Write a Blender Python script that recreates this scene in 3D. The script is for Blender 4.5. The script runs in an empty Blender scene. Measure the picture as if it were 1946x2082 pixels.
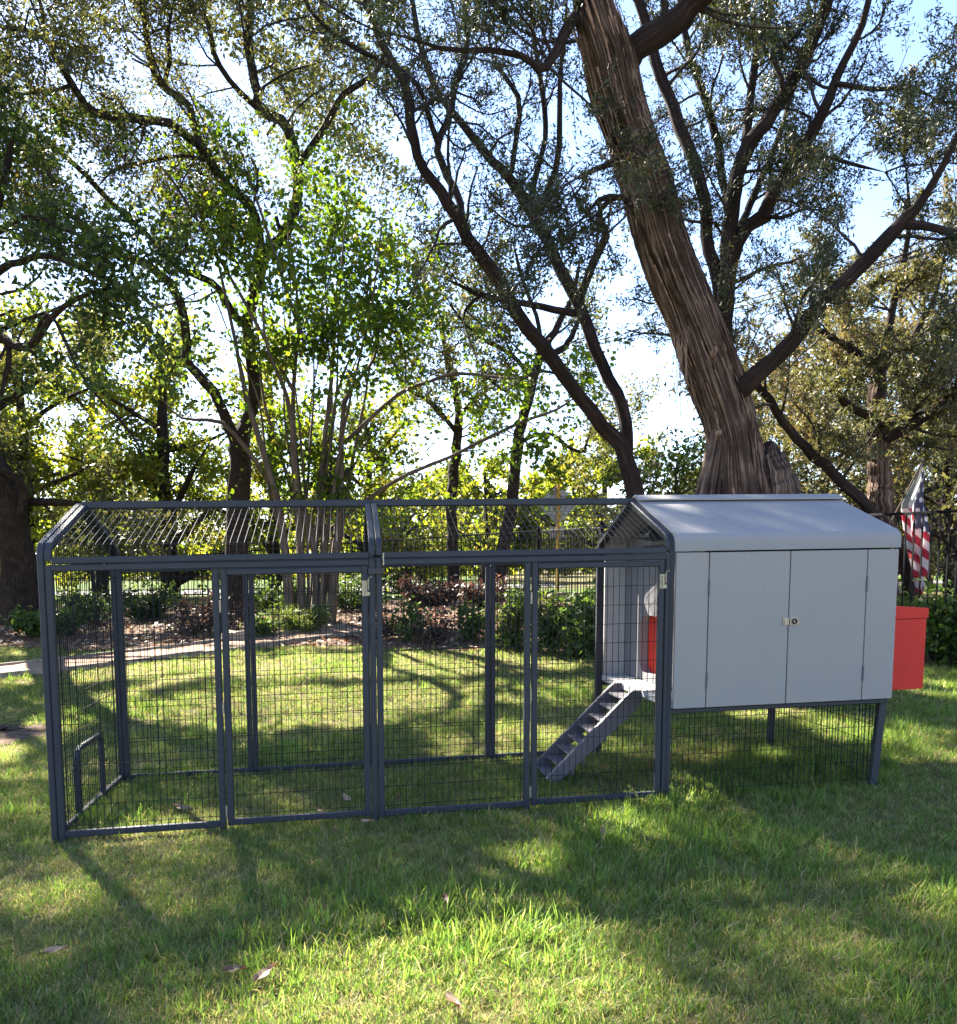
import bpy, bmesh, math, random
import numpy as np
from mathutils import Vector, Matrix

# ------------------------------------------------------------------ camera, sky, sun, exposure
scene = bpy.context.scene
col = scene.collection
R = math.radians
F, CX, CY, PITCH, CAM_H = 1696.7, 983.5, 1321.0, -0.1009, 1.5     # lens in photo pixels (photo is 1946 x 2082)
cam_data = bpy.data.cameras.new('camera')
cam_data.sensor_fit = 'HORIZONTAL'; cam_data.sensor_width = 36.0
cam_data.lens = F / 1946.0 * 36.0
cam_data.shift_x = (973.0 - CX) / 1946.0
cam_data.shift_y = (CY - 1041.0) / 1946.0
cam_data.clip_end = 600.0
cam = bpy.data.objects.new('camera', cam_data); col.objects.link(cam)
cam.location = (0, 0, CAM_H); cam.rotation_euler = (math.pi / 2 + PITCH, 0, 0)
scene.camera = cam

SUN_AZ, SUN_EL = R(-40.0), R(38.0)          # azimuth from +Y, negative = to the left
SUN = Vector((math.sin(SUN_AZ) * math.cos(SUN_EL), math.cos(SUN_AZ) * math.cos(SUN_EL), math.sin(SUN_EL)))
world = bpy.data.worlds.new('World'); scene.world = world; world.use_nodes = True
wn, wl = world.node_tree.nodes, world.node_tree.links
bg = wn['Background']
sky = wn.new('ShaderNodeTexSky'); sky.sky_type = 'NISHITA'; sky.sun_disc = False
sky.sun_elevation = SUN_EL; sky.sun_rotation = SUN_AZ
sky.air_density = 1.0; sky.dust_density = 0.15; sky.ozone_density = 3.5
tint = wn.new('ShaderNodeMix'); tint.data_type = 'RGBA'; tint.blend_type = 'MULTIPLY'; tint.inputs[0].default_value = 1.0; tint.inputs[7].default_value = (1.06, .945, .98, 1)
wl.new(sky.outputs[0], tint.inputs[6]); wl.new(tint.outputs[2], bg.inputs['Color']); bg.inputs['Strength'].default_value = 0.066
sun_data = bpy.data.lights.new('sun', 'SUN'); sun_data.energy = 5.0; sun_data.angle = R(0.53)
sun_data.color = (1.0, 0.93, 0.80)
sun = bpy.data.objects.new('sun', sun_data); col.objects.link(sun)
sun.rotation_euler = SUN.to_track_quat('Z', 'Y').to_euler()
vs = scene.view_settings
vs.view_transform = 'Standard'; vs.look = 'None'; vs.gamma = 1.0; vs.use_curve_mapping = False
vs.exposure = 2.95
scene.cycles.max_bounces = 6; scene.cycles.diffuse_bounces = 3; scene.cycles.transmission_bounces = 6
scene.cycles.use_denoising = True

rng = np.random.default_rng(7)
random.seed(7)

# ------------------------------------------------------------------ helpers
CP, SP = math.cos(PITCH), math.sin(PITCH)
def ray(u, v):
    a, b = (u - CX) / F, -(v - CY) / F
    return np.array([a, CP - SP * b, SP + CP * b])
def P(u, v, d):
    """world point seen at photo pixel (u, v), d metres ahead of the camera"""
    r = ray(u, v); return np.array([0, 0, CAM_H]) + r * (d / r[1])
def sstep(x, a, b):
    t = np.clip((x - a) / (b - a), 0, 1); return t * t * (3 - 2 * t)
def ground_z(x, y):
    x = np.asarray(x, float); y = np.asarray(y, float)
    z = 0.021 * np.clip(x, -15, 8) - 0.0086 * (np.clip(y, 2, 8) - 5)
    z = z + 0.06 * 12 * np.clip((y - 8) / 12, 0, 1)
    return z
def on_ground(u, v):
    lo, hi = 1.5, 80.0
    for _ in range(60):
        m = .5 * (lo + hi); p = P(u, v, m)
        if p[2] > ground_z(p[0], p[1]): lo = m
        else: hi = m
    return P(u, v, lo)

def tag(o, label=None, cat=None, group=None, kind=None):
    if label: o['label'] = label
    if cat: o['category'] = cat
    if group: o['group'] = group
    if kind: o['kind'] = kind
    return o
def empty(name, loc, rz=0.0):
    o = bpy.data.objects.new(name, None); col.objects.link(o)
    o.location = loc; o.rotation_euler = (0, 0, rz); o.empty_display_size = 0.1
    return o
def link(name, me, mat=None, parent=None, smooth=False):
    o = bpy.data.objects.new(name, me); col.objects.link(o)
    if mat and not me.materials: me.materials.append(mat)
    if parent: o.parent = parent
    if smooth: me.shade_smooth()
    return o
def np_mesh(name, V, Q, uv=None, tint=None, smooth=False):
    """all-quad mesh from numpy arrays"""
    me = bpy.data.meshes.new(name); n = len(Q)
    me.vertices.add(len(V)); me.vertices.foreach_set('co', np.ascontiguousarray(V, np.float32).ravel())
    me.loops.add(n * 4); me.loops.foreach_set('vertex_index', np.ascontiguousarray(Q, np.int32).ravel())
    me.polygons.add(n); me.polygons.foreach_set('loop_start', np.arange(0, n * 4, 4, dtype=np.int32))
    if uv is not None:
        l = me.uv_layers.new(name='UVMap'); l.data.foreach_set('uv', np.ascontiguousarray(uv, np.float32).ravel())
    if tint is not None:
        a = me.attributes.new('tint', 'FLOAT', 'FACE'); a.data.foreach_set('value', np.ascontiguousarray(tint, np.float32))
    me.update(calc_edges=True)
    if smooth: me.shade_smooth()
    return me
def py_mesh(name, V, Fs):
    me = bpy.data.meshes.new(name); me.from_pydata([tuple(map(float, v)) for v in V], [], [tuple(f) for f in Fs]); me.update(); return me

class MB:
    """collects simple solids into one mesh"""
    def __init__(s): s.v = []; s.f = []
    def add(s, V, Fs):
        b = len(s.v); s.v += [tuple(map(float, v)) for v in V]; s.f += [tuple(b + i for i in f) for f in Fs]
    def box(s, a, b):
        x0, y0, z0 = a; x1, y1, z1 = b
        s.add([(x0,y0,z0),(x1,y0,z0),(x1,y1,z0),(x0,y1,z0),(x0,y0,z1),(x1,y0,z1),(x1,y1,z1),(x0,y1,z1)],
              [(0,3,2,1),(4,5,6,7),(0,1,5,4),(1,2,6,5),(2,3,7,6),(3,0,4,7)])
    def cbox(s, a, b, c=.004):
        """box with chamfered edges"""
        bm = bmesh.new(); bmesh.ops.create_cube(bm, size=1.0)
        a = np.array(a, float); b = np.array(b, float)
        for v in bm.verts: v.co = Vector(a + (np.array(v.co) + .5) * (b - a))
        bmesh.ops.bevel(bm, geom=list(bm.edges), offset=c, segments=2, profile=.6, affect='EDGES')
        bm.verts.index_update(); s.add([v.co[:] for v in bm.verts], [[v.index for v in f.verts] for f in bm.faces]); bm.free()
    def beam(s, p, q, w=.034, h=.034, up=(0, 0, 1), c=.005):
        """chamfered square tube from p to q; w across, h along up"""
        p = Vector(p); q = Vector(q); d = (q - p).normalized(); up = Vector(up)
        if abs(d.dot(up)) > .98: up = Vector((0, 1, 0))
        x = d.cross(up).normalized(); z = x.cross(d).normalized()
        a, b = w / 2, h / 2
        pr = [(a - c, -b), (a, -b + c), (a, b - c), (a - c, b), (-a + c, b), (-a, b - c), (-a, -b + c), (-a + c, -b)]
        V = [p + x * i + z * j for i, j in pr] + [q + x * i + z * j for i, j in pr]
        Fs = [(i, (i + 1) % 8, 8 + (i + 1) % 8, 8 + i) for i in range(8)] + [tuple(range(7, -1, -1)), tuple(range(8, 16))]
        s.add(V, Fs)
    def path(s, pts, w=.034, h=.034, up=(1, 0, 0), c=.005, closed_ends=True):
        """chamfered square tube along a polyline, mitred"""
        pts = [Vector(p) for p in pts]; up = Vector(up); a, b = w / 2, h / 2
        pr = [(a - c, -b), (a, -b + c), (a, b - c), (a - c, b), (-a + c, b), (-a, b - c), (-a, -b + c), (-a + c, -b)]
        V = []; n = len(pts)
        for i, p in enumerate(pts):
            d0 = (pts[i] - pts[i - 1]).normalized() if i else (pts[1] - pts[0]).normalized()
            d1 = (pts[i + 1] - pts[i]).normalized() if i < n - 1 else d0
            d = (d0 + d1).normalized(); k = 1 / max(.5, d.dot(d0))
            y = d.cross(up).normalized()
            V += [p + up * u_ + y * v_ * k for u_, v_ in pr]
        Fs = []
        for i in range(n - 1):
            Fs += [(i*8+j, i*8+(j+1) % 8, (i+1)*8+(j+1) % 8, (i+1)*8+j) for j in range(8)]
        Fs += [tuple(range(7, -1, -1)), tuple((n-1)*8+j for j in range(8))]
        s.add(V, Fs)
    def wire(s, pts, r=.0022, n=4):
        pts = [Vector(p) for p in pts]; V = []
        for i, p in enumerate(pts):
            d = (pts[min(i+1, len(pts)-1)] - pts[max(i-1, 0)]).normalized()
            u_ = d.orthogonal().normalized(); w_ = d.cross(u_)
            V += [p + (u_ * math.cos(2*math.pi*k/n) + w_ * math.sin(2*math.pi*k/n)) * r for k in range(n)]
        s.add(V, [(i*n+k, i*n+(k+1) % n, (i+1)*n+(k+1) % n, (i+1)*n+k) for i in range(len(pts)-1) for k in range(n)])
    def prism(s, prof, axis_a, axis_b, fn):
        """closed profile (list of 2-tuples) extruded; fn(p, t) -> 3D point"""
        n = len(prof); s.add([fn(p, axis_a) for p in prof] + [fn(p, axis_b) for p in prof],
              [(i, (i+1) % n, n+(i+1) % n, n+i) for i in range(n)] + [tuple(range(n-1, -1, -1)), tuple(range(n, 2*n))])
    def build(s, name, mat, parent=None, shift=None, smooth=False):
        V = s.v if shift is None else [shift(v) for v in s.v]
        me = py_mesh(name, V, s.f)
        bm = bmesh.new(); bm.from_mesh(me); bmesh.ops.recalc_face_normals(bm, faces=bm.faces); bm.to_mesh(me); bm.free()
        return link(name, me, mat, parent, smooth)

# ------------------------------------------------------------------ materials
def new_mat(name):
    m = bpy.data.materials.new(name); m.use_nodes = True
    return m, m.node_tree.nodes, m.node_tree.links, m.node_tree.nodes['Principled BSDF']
def ramp(n, stops):
    r = n.new('ShaderNodeValToRGB'); e = r.color_ramp.elements
    while len(e) < len(stops): e.new(.5)
    for k, (p, c) in zip(e, stops): k.position = p; k.color = (*c, 1)
    return r
def noise(n, l, scale, detail=4, rough=.6, vec=None, coord='Object', stretch=None):
    t = n.new('ShaderNodeTexNoise'); t.inputs['Scale'].default_value = scale
    t.inputs['Detail'].default_value = detail; t.inputs['Roughness'].default_value = rough
    c = n.new('ShaderNodeTexCoord'); src = c.outputs[coord]
    if stretch:
        mp = n.new('ShaderNodeMapping'); mp.inputs['Scale'].default_value = stretch
        l.new(src, mp.inputs['Vector']); src = mp.outputs['Vector']
    l.new(src, t.inputs['Vector']); return t
def solid(name, c0, c1=None, scale=20, rough=.5, metal=0., bump=.0, bscale=200, spec=.5, stretch=None, rvar=.0):
    m, n, l, b = new_mat(name); c1 = c1 or tuple(x * .8 for x in c0)
    t = noise(n, l, scale, stretch=stretch); r = ramp(n, [(.35, c1), (.65, c0)])
    l.new(t.outputs['Fac'], r.inputs['Fac']); l.new(r.outputs['Color'], b.inputs['Base Color'])
    b.inputs['Roughness'].default_value = rough; b.inputs['Metallic'].default_value = metal
    b.inputs['Specular IOR Level'].default_value = spec
    if rvar:
        mr = n.new('ShaderNodeMapRange'); mr.inputs[3].default_value = rough - rvar; mr.inputs[4].default_value = rough + rvar
        l.new(t.outputs['Fac'], mr.inputs[0]); l.new(mr.outputs[0], b.inputs['Roughness'])
    if bump:
        t2 = noise(n, l, bscale, 3, stretch=stretch); bp = n.new('ShaderNodeBump'); bp.inputs['Strength'].default_value = bump
        bp.inputs['Distance'].default_value = .004
        l.new(t2.outputs['Fac'], bp.inputs['Height']); l.new(bp.outputs['Normal'], b.inputs['Normal'])
    return m
def ribbed(name, c0, c1, rough, rib=95.0):
    """matt plastic board with fine upright ribs and faint dirt"""
    m, n, l, b = new_mat(name)
    tc = n.new('ShaderNodeTexCoord')
    w = n.new('ShaderNodeTexWave'); w.wave_type = 'BANDS'; w.bands_direction = 'X'
    w.inputs['Scale'].default_value = rib / 6.283; w.inputs['Distortion'].default_value = 0.0
    l.new(tc.outputs['Object'], w.inputs['Vector'])
    st = noise(n, l, 30, 5, stretch=(9, 9, .5)); bl = noise(n, l, 3.0, 5)
    r = ramp(n, [(.3, c1), (.7, c0)]); mixf = n.new('ShaderNodeMath'); mixf.operation = 'MULTIPLY_ADD'
    mixf.inputs[1].default_value = .55
    mm = n.new('ShaderNodeMath'); mm.operation = 'MULTIPLY'; mm.inputs[1].default_value = .45
    l.new(bl.outputs['Fac'], mm.inputs[0]); l.new(st.outputs['Fac'], mixf.inputs[0]); l.new(mm.outputs[0], mixf.inputs[2])
    l.new(mixf.outputs[0], r.inputs['Fac']); l.new(r.outputs['Color'], b.inputs['Base Color'])
    g = noise(n, l, 420, 2); a2 = n.new('ShaderNodeMath'); a2.operation = 'MULTIPLY_ADD'; a2.inputs[1].default_value = .35
    l.new(g.outputs['Fac'], a2.inputs[0]); l.new(w.outputs['Fac'], a2.inputs[2])
    bp = n.new('ShaderNodeBump'); bp.inputs['Strength'].default_value = .35; bp.inputs['Distance'].default_value = .0015
    l.new(a2.outputs[0], bp.inputs['Height']); l.new(bp.outputs['Normal'], b.inputs['Normal'])
    b.inputs['Roughness'].default_value = rough; b.inputs['Specular IOR Level'].default_value = .35
    return m
def bark(name, dark, mid, light, su=22., sv=1.6, rough=.95, bump=1.0, dist=.02, lo=.30, hi=.72):
    m, n, l, b = new_mat(name)
    t = noise(n, l, 1.0, 7, .65, coord='UV', stretch=(su, sv, 1)); t2 = noise(n, l, 2.2, 4)
    r = ramp(n, [(lo, dark), ((lo + hi) / 2, mid), (hi, light)])
    mx = n.new('ShaderNodeMath'); mx.operation = 'MULTIPLY_ADD'; mx.inputs[1].default_value = .7
    sc = n.new('ShaderNodeMath'); sc.operation = 'MULTIPLY'; sc.inputs[1].default_value = .3
    l.new(t2.outputs['Fac'], sc.inputs[0]); l.new(t.outputs['Fac'], mx.inputs[0]); l.new(sc.outputs[0], mx.inputs[2])
    l.new(mx.outputs[0], r.inputs['Fac']); l.new(r.outputs['Color'], b.inputs['Base Color'])
    b.inputs['Roughness'].default_value = rough; b.inputs['Specular IOR Level'].default_value = .15
    bp = n.new('ShaderNodeBump'); bp.inputs['Strength'].default_value = bump; bp.inputs['Distance'].default_value = dist
    l.new(t.outputs['Fac'], bp.inputs['Height']); l.new(bp.outputs['Normal'], b.inputs['Normal'])
    return m
def leaf_mat(name, stops, trans=.5, tr_gain=(1.25, 1.2, .55), rough=.5):
    """thin leaf: reflects and lets light through; colour per leaf from the tint attribute"""
    m, n, l, b = new_mat(name)
    at = n.new('ShaderNodeAttribute'); at.attribute_name = 'tint'
    r = ramp(n, stops); l.new(at.outputs['Fac'], r.inputs['Fac'])
    b.inputs['Roughness'].default_value = rough; b.inputs['Specular IOR Level'].default_value = .3
    l.new(r.outputs['Color'], b.inputs['Base Color'])
    tr = n.new('ShaderNodeBsdfTranslucent'); mu = n.new('ShaderNodeMix'); mu.data_type = 'RGBA'; mu.blend_type = 'MULTIPLY'
    mu.inputs[0].default_value = 1.0; mu.inputs[7].default_value = (*tr_gain, 1)
    l.new(r.outputs['Color'], mu.inputs[6]); l.new(mu.outputs[2], tr.inputs['Color'])
    mx = n.new('ShaderNodeMixShader'); mx.inputs[0].default_value = trans
    l.new(b.outputs[0], mx.inputs[1]); l.new(tr.outputs[0], mx.inputs[2])
    l.new(mx.outputs[0], n['Material Output'].inputs['Surface'])
    return m

M = {}
M['frame'] = solid('charcoal_powder_coat', (.026, .030, .038), (.021, .025, .032), 12, .58, 0., .12, 300, .35)
M['wire'] = solid('coated_wire', (.016, .018, .020), (.012, .014, .016), 40, .8, spec=.12)
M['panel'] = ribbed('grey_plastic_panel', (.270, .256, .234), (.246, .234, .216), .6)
M['roof'] = ribbed('grey_plastic_roof', (.255, .246, .232), (.230, .223, .213), .6)
M['inner'] = solid('pale_inner_plastic', (.40, .40, .39), (.33, .33, .33), 5, .6, bump=.1)
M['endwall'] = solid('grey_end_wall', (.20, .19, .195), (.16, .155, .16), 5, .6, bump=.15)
M['red'] = solid('red_plastic', (.60, .034, .020), (.53, .030, .018), 6, .6, bump=.35, bscale=500, spec=.25)
M['ramp'] = solid('dark_grey_plastic', (.095, .088, .104), (.075, .07, .083), 14, .6, bump=.2)
M['zinc'] = solid('zinc_plate', (.36, .32, .23), (.26, .23, .17), 60, .45, .6, .1)
M['dark'] = solid('black_vent', (.018, .018, .024), (.012, .012, .016), 20, .5)
M['iron'] = solid('black_iron', (.012, .012, .013), (.008, .008, .009), 25, .75, bump=.2, spec=.12)
M['stone'] = solid('pale_stone', (.27, .215, .155), (.16, .13, .095), 9, .9, bump=.8, bscale=60)
M['sign'] = solid('galvanised_sign_back', (.42, .41, .43), (.34, .33, .35), 6, .5, .3)
M['yellow'] = solid('yellow_post', (.62, .36, .03), (.5, .28, .03), 10, .6)
M['cable'] = solid('black_cable', (.02, .02, .02), (.015, .015, .015), 10, .6)
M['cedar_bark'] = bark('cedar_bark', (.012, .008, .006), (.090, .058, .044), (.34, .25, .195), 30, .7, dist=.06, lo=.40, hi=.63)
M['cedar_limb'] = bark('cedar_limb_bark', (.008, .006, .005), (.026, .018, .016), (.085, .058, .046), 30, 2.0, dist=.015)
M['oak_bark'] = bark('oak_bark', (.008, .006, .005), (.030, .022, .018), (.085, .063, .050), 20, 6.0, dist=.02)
M['grey_bark'] = bark('grey_bark', (.035, .026, .020), (.105, .080, .062), (.22, .175, .14), 14, 2.0, dist=.008)
M['twig'] = solid('twig', (.030, .023, .019), (.017, .013, .011), 9, .9)
M['strip'] = solid('peeling_bark', (.30, .20, .145), (.13, .080, .058), 18, .95, stretch=(1, 1, .3))
M['broad'] = leaf_mat('broad_leaf', [(0, (.045, .080, .014)), (.45, (.085, .145, .020)), (.85, (.14, .20, .024)), (1, (.24, .22, .03))], .6, (1.4, 1.35, .45))
M['oakleaf'] = leaf_mat('oak_leaf', [(0, (.045, .052, .022)), (.5, (.085, .095, .038)), (.9, (.135, .135, .05)), (1, (.20, .14, .045))], .45)
M['darkleaf'] = leaf_mat('dark_leaf', [(0, (.028, .050, .016)), (.6, (.055, .092, .024)), (1, (.105, .15, .026))], .5)
M['cedarleaf'] = leaf_mat('cedar_spray', [(0, (.018, .028, .014)), (.55, (.038, .052, .024)), (.85, (.070, .075, .036)), (1, (.12, .085, .050))], .25)
M['farleaf'] = leaf_mat('far_leaf', [(0, (.080, .110, .020)), (.5, (.145, .172, .030)), (.9, (.21, .205, .045)), (1, (.27, .19, .06))], .65, (1.45, 1.4, .5))
M['wire_skylit'] = solid('roof_wire_skylit', (.055, .056, .058), (.040, .041, .043), 40, .7, spec=.12)  # lighter copy of the coated wire, with grey sky reflection put into its colour
M['drycedar'] = leaf_mat('far_cedar', [(0, (.050, .055, .028)), (.5, (.100, .102, .048)), (.85, (.16, .135, .08)), (1, (.22, .15, .11))], .4)
M['shrub'] = leaf_mat('shrub_leaf', [(0, (.035, .065, .016)), (.6, (.080, .140, .032)), (1, (.15, .21, .05))], .5)
M['paleshrub'] = leaf_mat('pale_shrub_leaf', [(0, (.045, .075, .02)), (.6, (.10, .15, .035)), (1, (.19, .22, .07))], .45)
M['purple'] = leaf_mat('purple_leaf', [(0, (.040, .030, .026)), (.5, (.075, .060, .042)), (.8, (.092, .062, .050)), (1, (.20, .15, .11))], .3, (1.3, .7, .7))
M['litter'] = leaf_mat('dry_leaf', [(0, (.09, .055, .035)), (.5, (.19, .12, .075)), (1, (.36, .25, .16))], .2, (1.2, .8, .5))
# ------------------------------------------------------------------ ground, bed, path, road
def sheet(name, xs, ys, zoff, mat, kind='structure', keep=None):
    xs = np.array(xs, float); ys = np.array(ys, float)
    X, Y = np.meshgrid(xs, ys); Z = ground_z(X, Y) + zoff
    V = np.stack([X, Y, Z], -1).reshape(-1, 3); nx = len(xs)
    Q = []
    for j in range(len(ys) - 1):
        i = np.arange(nx - 1); Q.append(np.stack([j*nx+i, j*nx+i+1, (j+1)*nx+i+1, (j+1)*nx+i], -1))
    o = link(name, np_mesh(name, V, np.concatenate(Q)), mat); o['kind'] = kind; return o

m, n, l, b = new_mat('lawn_soil')
t1 = noise(n, l, 1.1, 6); t2 = noise(n, l, 22, 6, .7)
r1 = ramp(n, [(.3, (.080, .078, .030)), (.6, (.14, .13, .048))]); r2 = ramp(n, [(.3, (.05, .05, .022)), (.7, (.20, .165, .08))])
mx = n.new('ShaderNodeMix'); mx.data_type = 'RGBA'; mx.inputs[0].default_value = .55
l.new(t1.outputs[0], r1.inputs[0]); l.new(t2.outputs[0], r2.inputs[0]); l.new(r1.outputs[0], mx.inputs[6]); l.new(r2.outputs[0], mx.inputs[7])
l.new(mx.outputs[2], b.inputs['Base Color']); b.inputs['Roughness'].default_value = 1.0; b.inputs['Specular IOR Level'].default_value = .1
bp = n.new('ShaderNodeBump'); bp.inputs['Strength'].default_value = .8; bp.inputs['Distance'].default_value = .02
l.new(t2.outputs[0], bp.inputs['Height']); l.new(bp.outputs[0], b.inputs['Normal']); M['soil'] = m
M['mulch'] = solid('mulch', (.19, .125, .085), (.065, .042, .030), 14, 1.0, bump=1.0, bscale=60, spec=.1)
M['gravel'] = solid('path_gravel', (.36, .25, .18), (.20, .13, .095), 45, 1.0, bump=1.0, bscale=90, spec=.1)
M['asphalt'] = solid('asphalt', (.08, .077, .07), (.06, .058, .054), 3, .95, bump=.4)
M['farlawn'] = solid('far_lawn', (.070, .110, .016), (.045, .072, .011), 2.2, 1.0, bump=.6, bscale=30, spec=.1)

ax = lambda *a: np.unique(np.concatenate(a).round(4))
gx = ax([-300., -150, -80, -40, -25], np.arange(-15, 8.01, 1.0), [12., 25, 40, 80, 150, 300])
gy = ax([-60., -20, -5], np.arange(2, 21.01, 1.0), [25., 32, 45, 70, 120, 200, 400])
ground = sheet('ground', gx, gy, 0.0, M['soil'])

BX = np.array([-15., -8, -5, -3.3, -2.2, -1, 0, 1.7, 3.5, 5.5, 9, 15])
BY = np.array([14.6, 13.6, 13.0, 13.2, 13.0, 12.6, 12.4, 11.5, 10.9, 10.5, 9.8, 9.0])
def bed_edge(x): return np.interp(x, BX, BY) + .12 * np.sin(np.asarray(x) * 2.3) + .06 * np.sin(np.asarray(x) * 6.1)
# bed: strips of quads from its wavy edge back to the fence
bxs = np.arange(-15, 8.01, .25); fr = np.concatenate([[0], np.linspace(.04, 1, 14)])
V = []; Q = []
for x in bxs:
    y0 = float(bed_edge(x)); ys = np.unique(np.concatenate([y0 + (20.0 - y0) * fr, ]))
    for y in ys: V.append((x, y, float(ground_z(x, y)) + .012 + .02 * math.sin(x * 5 + y * 3) * math.sin(y * 2.1) * (y > y0 + .1)))
k = len(fr)
for i in range(len(bxs) - 1):
    for j in range(k - 1): Q.append((i*k+j, (i+1)*k+j, (i+1)*k+j+1, i*k+j+1))
bed = link('flower_bed', np_mesh('flower_bed', np.array(V), np.array(Q), smooth=True), M['mulch']); bed['kind'] = 'structure'
sheet('far_lawn', np.arange(-60, 60.1, 10), [20.6, 23.5, 27.0], .015, M['farlawn'])
sheet('road', np.arange(-80, 80.1, 10), [29.0, 35.0], .012, M['asphalt'])
sheet('verge', np.arange(-120, 120.1, 20), [35.0, 60.0], .015, M['farlawn'])

PC = np.array([on_ground(-260, 1398)[:2], on_ground(0, 1370)[:2], on_ground(200, 1348)[:2], on_ground(400, 1325)[:2], on_ground(580, 1302)[:2], on_ground(735, 1283)[:2]])
def resample(pts, n):
    pts = np.asarray(pts, float); k = len(pts); out = []
    pp = np.vstack([2*pts[0]-pts[1], pts, 2*pts[-1]-pts[-2]])
    for s_ in np.linspace(0, k - 1, n):
        i = min(int(s_), k - 2); f = s_ - i; p0, p1, p2, p3 = pp[i], pp[i+1], pp[i+2], pp[i+3]
        out.append(.5*((2*p1)+(-p0+p2)*f+(2*p0-5*p1+4*p2-p3)*f*f+(-p0+3*p1-3*p2+p3)*f**3))
    return np.array(out)
pc = resample(PC, 40); dn = np.gradient(pc, axis=0); dn /= np.linalg.norm(dn, axis=1)[:, None]; nn = np.stack([-dn[:, 1], dn[:, 0]], 1)
HW = .42
V = []; Q = []
for i in range(40):
    for s_ in np.linspace(-1, 1, 7):
        q = pc[i] + nn[i] * HW * s_; V.append((q[0], q[1], float(ground_z(*q)) + .045 + .008 * math.sin(i * 2.3 + s_ * 4)))
for i in range(39):
    for j in range(6): Q.append((i*7+j, i*7+j+1, (i+1)*7+j+1, (i+1)*7+j))
path = link('path', np_mesh('path', np.array(V), np.array(Q), smooth=True), M['gravel']); path['kind'] = 'structure'
for side in (-1, 1):
    i = 0
    while i < 37:
        j = min(39, i + 3 + (i % 2)); mb = MB()
        a = pc[i] + nn[i] * side * (HW + .05); c = pc[j] + nn[j] * side * (HW + .05); d = (c - a); a = a + d * .01; c = c - d * .01
        za, zc = float(ground_z(*a)), float(ground_z(*c)); k = rng.uniform(-.012, .012)
        mb.beam((*a, za + .035 + k), (*c, zc + .035 + k), .065, .09, c=.012); mb.build('edging_stone', M['stone'], path); i = j

def in_path(x, y, w=HW + .12):
    p = np.stack([x, y], -1); dmin = np.full(len(p), 9.)
    for i in range(39):
        a, b_ = pc[i], pc[i+1]; ab = b_ - a; t = np.clip(((p - a) @ ab) / (ab @ ab), 0, 1)
        dmin = np.minimum(dmin, np.linalg.norm(p - a - t[:, None] * ab, axis=1))
    return dmin < w

# ------------------------------------------------------------------ chicken run
X0, Y0, YAW = -2.3801, 4.5472, 0.1627
L1, L2, W, HE, HR, LC, ZP, ZE, HC = 1.7788, 1.7930, 1.4126, 1.5503, 1.9194, 1.4985, 0.5917, 1.5542, 1.9405
LR = L1 + L2
ce, se = math.cos(YAW), math.sin(YAW)
def wxy(l_, t_): return X0 + l_ * ce - t_ * se, Y0 + l_ * se + t_ * ce
Z00 = float(ground_z(X0, Y0))
def shear(v): return (v[0], v[1], v[2] + float(ground_z(*wxy(v[0], v[1]))) - Z00)
T = .036
run = tag(empty('chicken_run', (X0, Y0, Z00), YAW), 'long charcoal wire mesh chicken run with gabled mesh roof and two doors', 'chicken run')
def part(mb, name, mat, parent=run, smooth=False): return mb.build(name, M[mat], parent, shear, smooth)
def bar(name, p, q, mat='frame', parent=run, w=T, h=T):
    mb = MB(); mb.beam(p, q, w, h); return part(mb, name, mat, parent)
def mesh_panel(mb, a, b, z0, z1, plane, const, pitch=.038, row=.115, phase=0.):
    """welded wire panel; plane 'l' = along the run at t=const, 't' = across the run at l=const"""
    f = (lambda s_, z: (s_, const, z)) if plane == 'l' else (lambda s_, z: (const, s_, z))
    n_ = int((b - a) / pitch)
    for i in range(n_ + 1): s_ = a + (b - a) * (i + .5) / (n_ + 1); mb.wire([f(s_, z0), f(s_, z1 if not callable(z1) else z1(s_))])
    zt = z1 if not callable(z1) else max(z1(a), z1((a + b) / 2), z1(b)); k = int((zt - z0) / row)
    for j in range(k + 1):
        z = z0 + phase + row * (j + .35)
        if z >= zt: continue
        if callable(z1) and z > z1(a):
            lo, hi = [s_ for s_ in np.linspace(a, b, 60) if z1(s_) >= z][::59] if False else (min(s_ for s_ in np.linspace(a, b, 80) if z1(s_) >= z), max(s_ for s_ in np.linspace(a, b, 80) if z1(s_) >= z))
            mb.wire([f(lo, z), f(hi, z)])
        else: mb.wire([f(a, z), f(b, z)])

BEND = .095
def roof_profile(o=0.0, z0=HE + .02, zt=HR, side=1, n=4):
    """(t, z) from eave up to ridge; o = outward offset"""
    pts = [(-o, z0)]
    c = np.array([-o, HE + BEND + o*.4]); d = np.array([W/2, zt]) - c; d /= np.linalg.norm(d)
    a = c + np.array([0, -.055]); e_ = c + d * .055
    for k in range(n + 1):
        f = k / n; pts.append(tuple((1-f)**2 * a + 2*f*(1-f) * c + f*f * e_))
    pts.append((W/2, zt))
    return pts if side == 1 else [(W - p, z) for p, z in pts]
prof = roof_profile(); prof_b = roof_profile(side=-1)
def gable_z(t_):
    t_ = t_ if t_ <= W/2 else W - t_
    c = (0, HE + BEND); return c[1] + (HR - c[1]) * t_ / (W/2) - .02

hinge_me = None
def hinge(parent, at, mat='zinc'):
    global hinge_me
    if hinge_me is None:
        mb = MB(); mb.wire([(0, 0, -.035), (0, 0, .035)], .0065, 8); mb.box((-.016, .004, -.03), (.016, .008, .03)); hinge_me = mb
    mb = MB(); mb.add([(v[0]+at[0], v[1]+at[1], v[2]+at[2]) for v in hinge_me.v], hinge_me.f)
    return part(mb, 'hinge', mat, parent)

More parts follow.
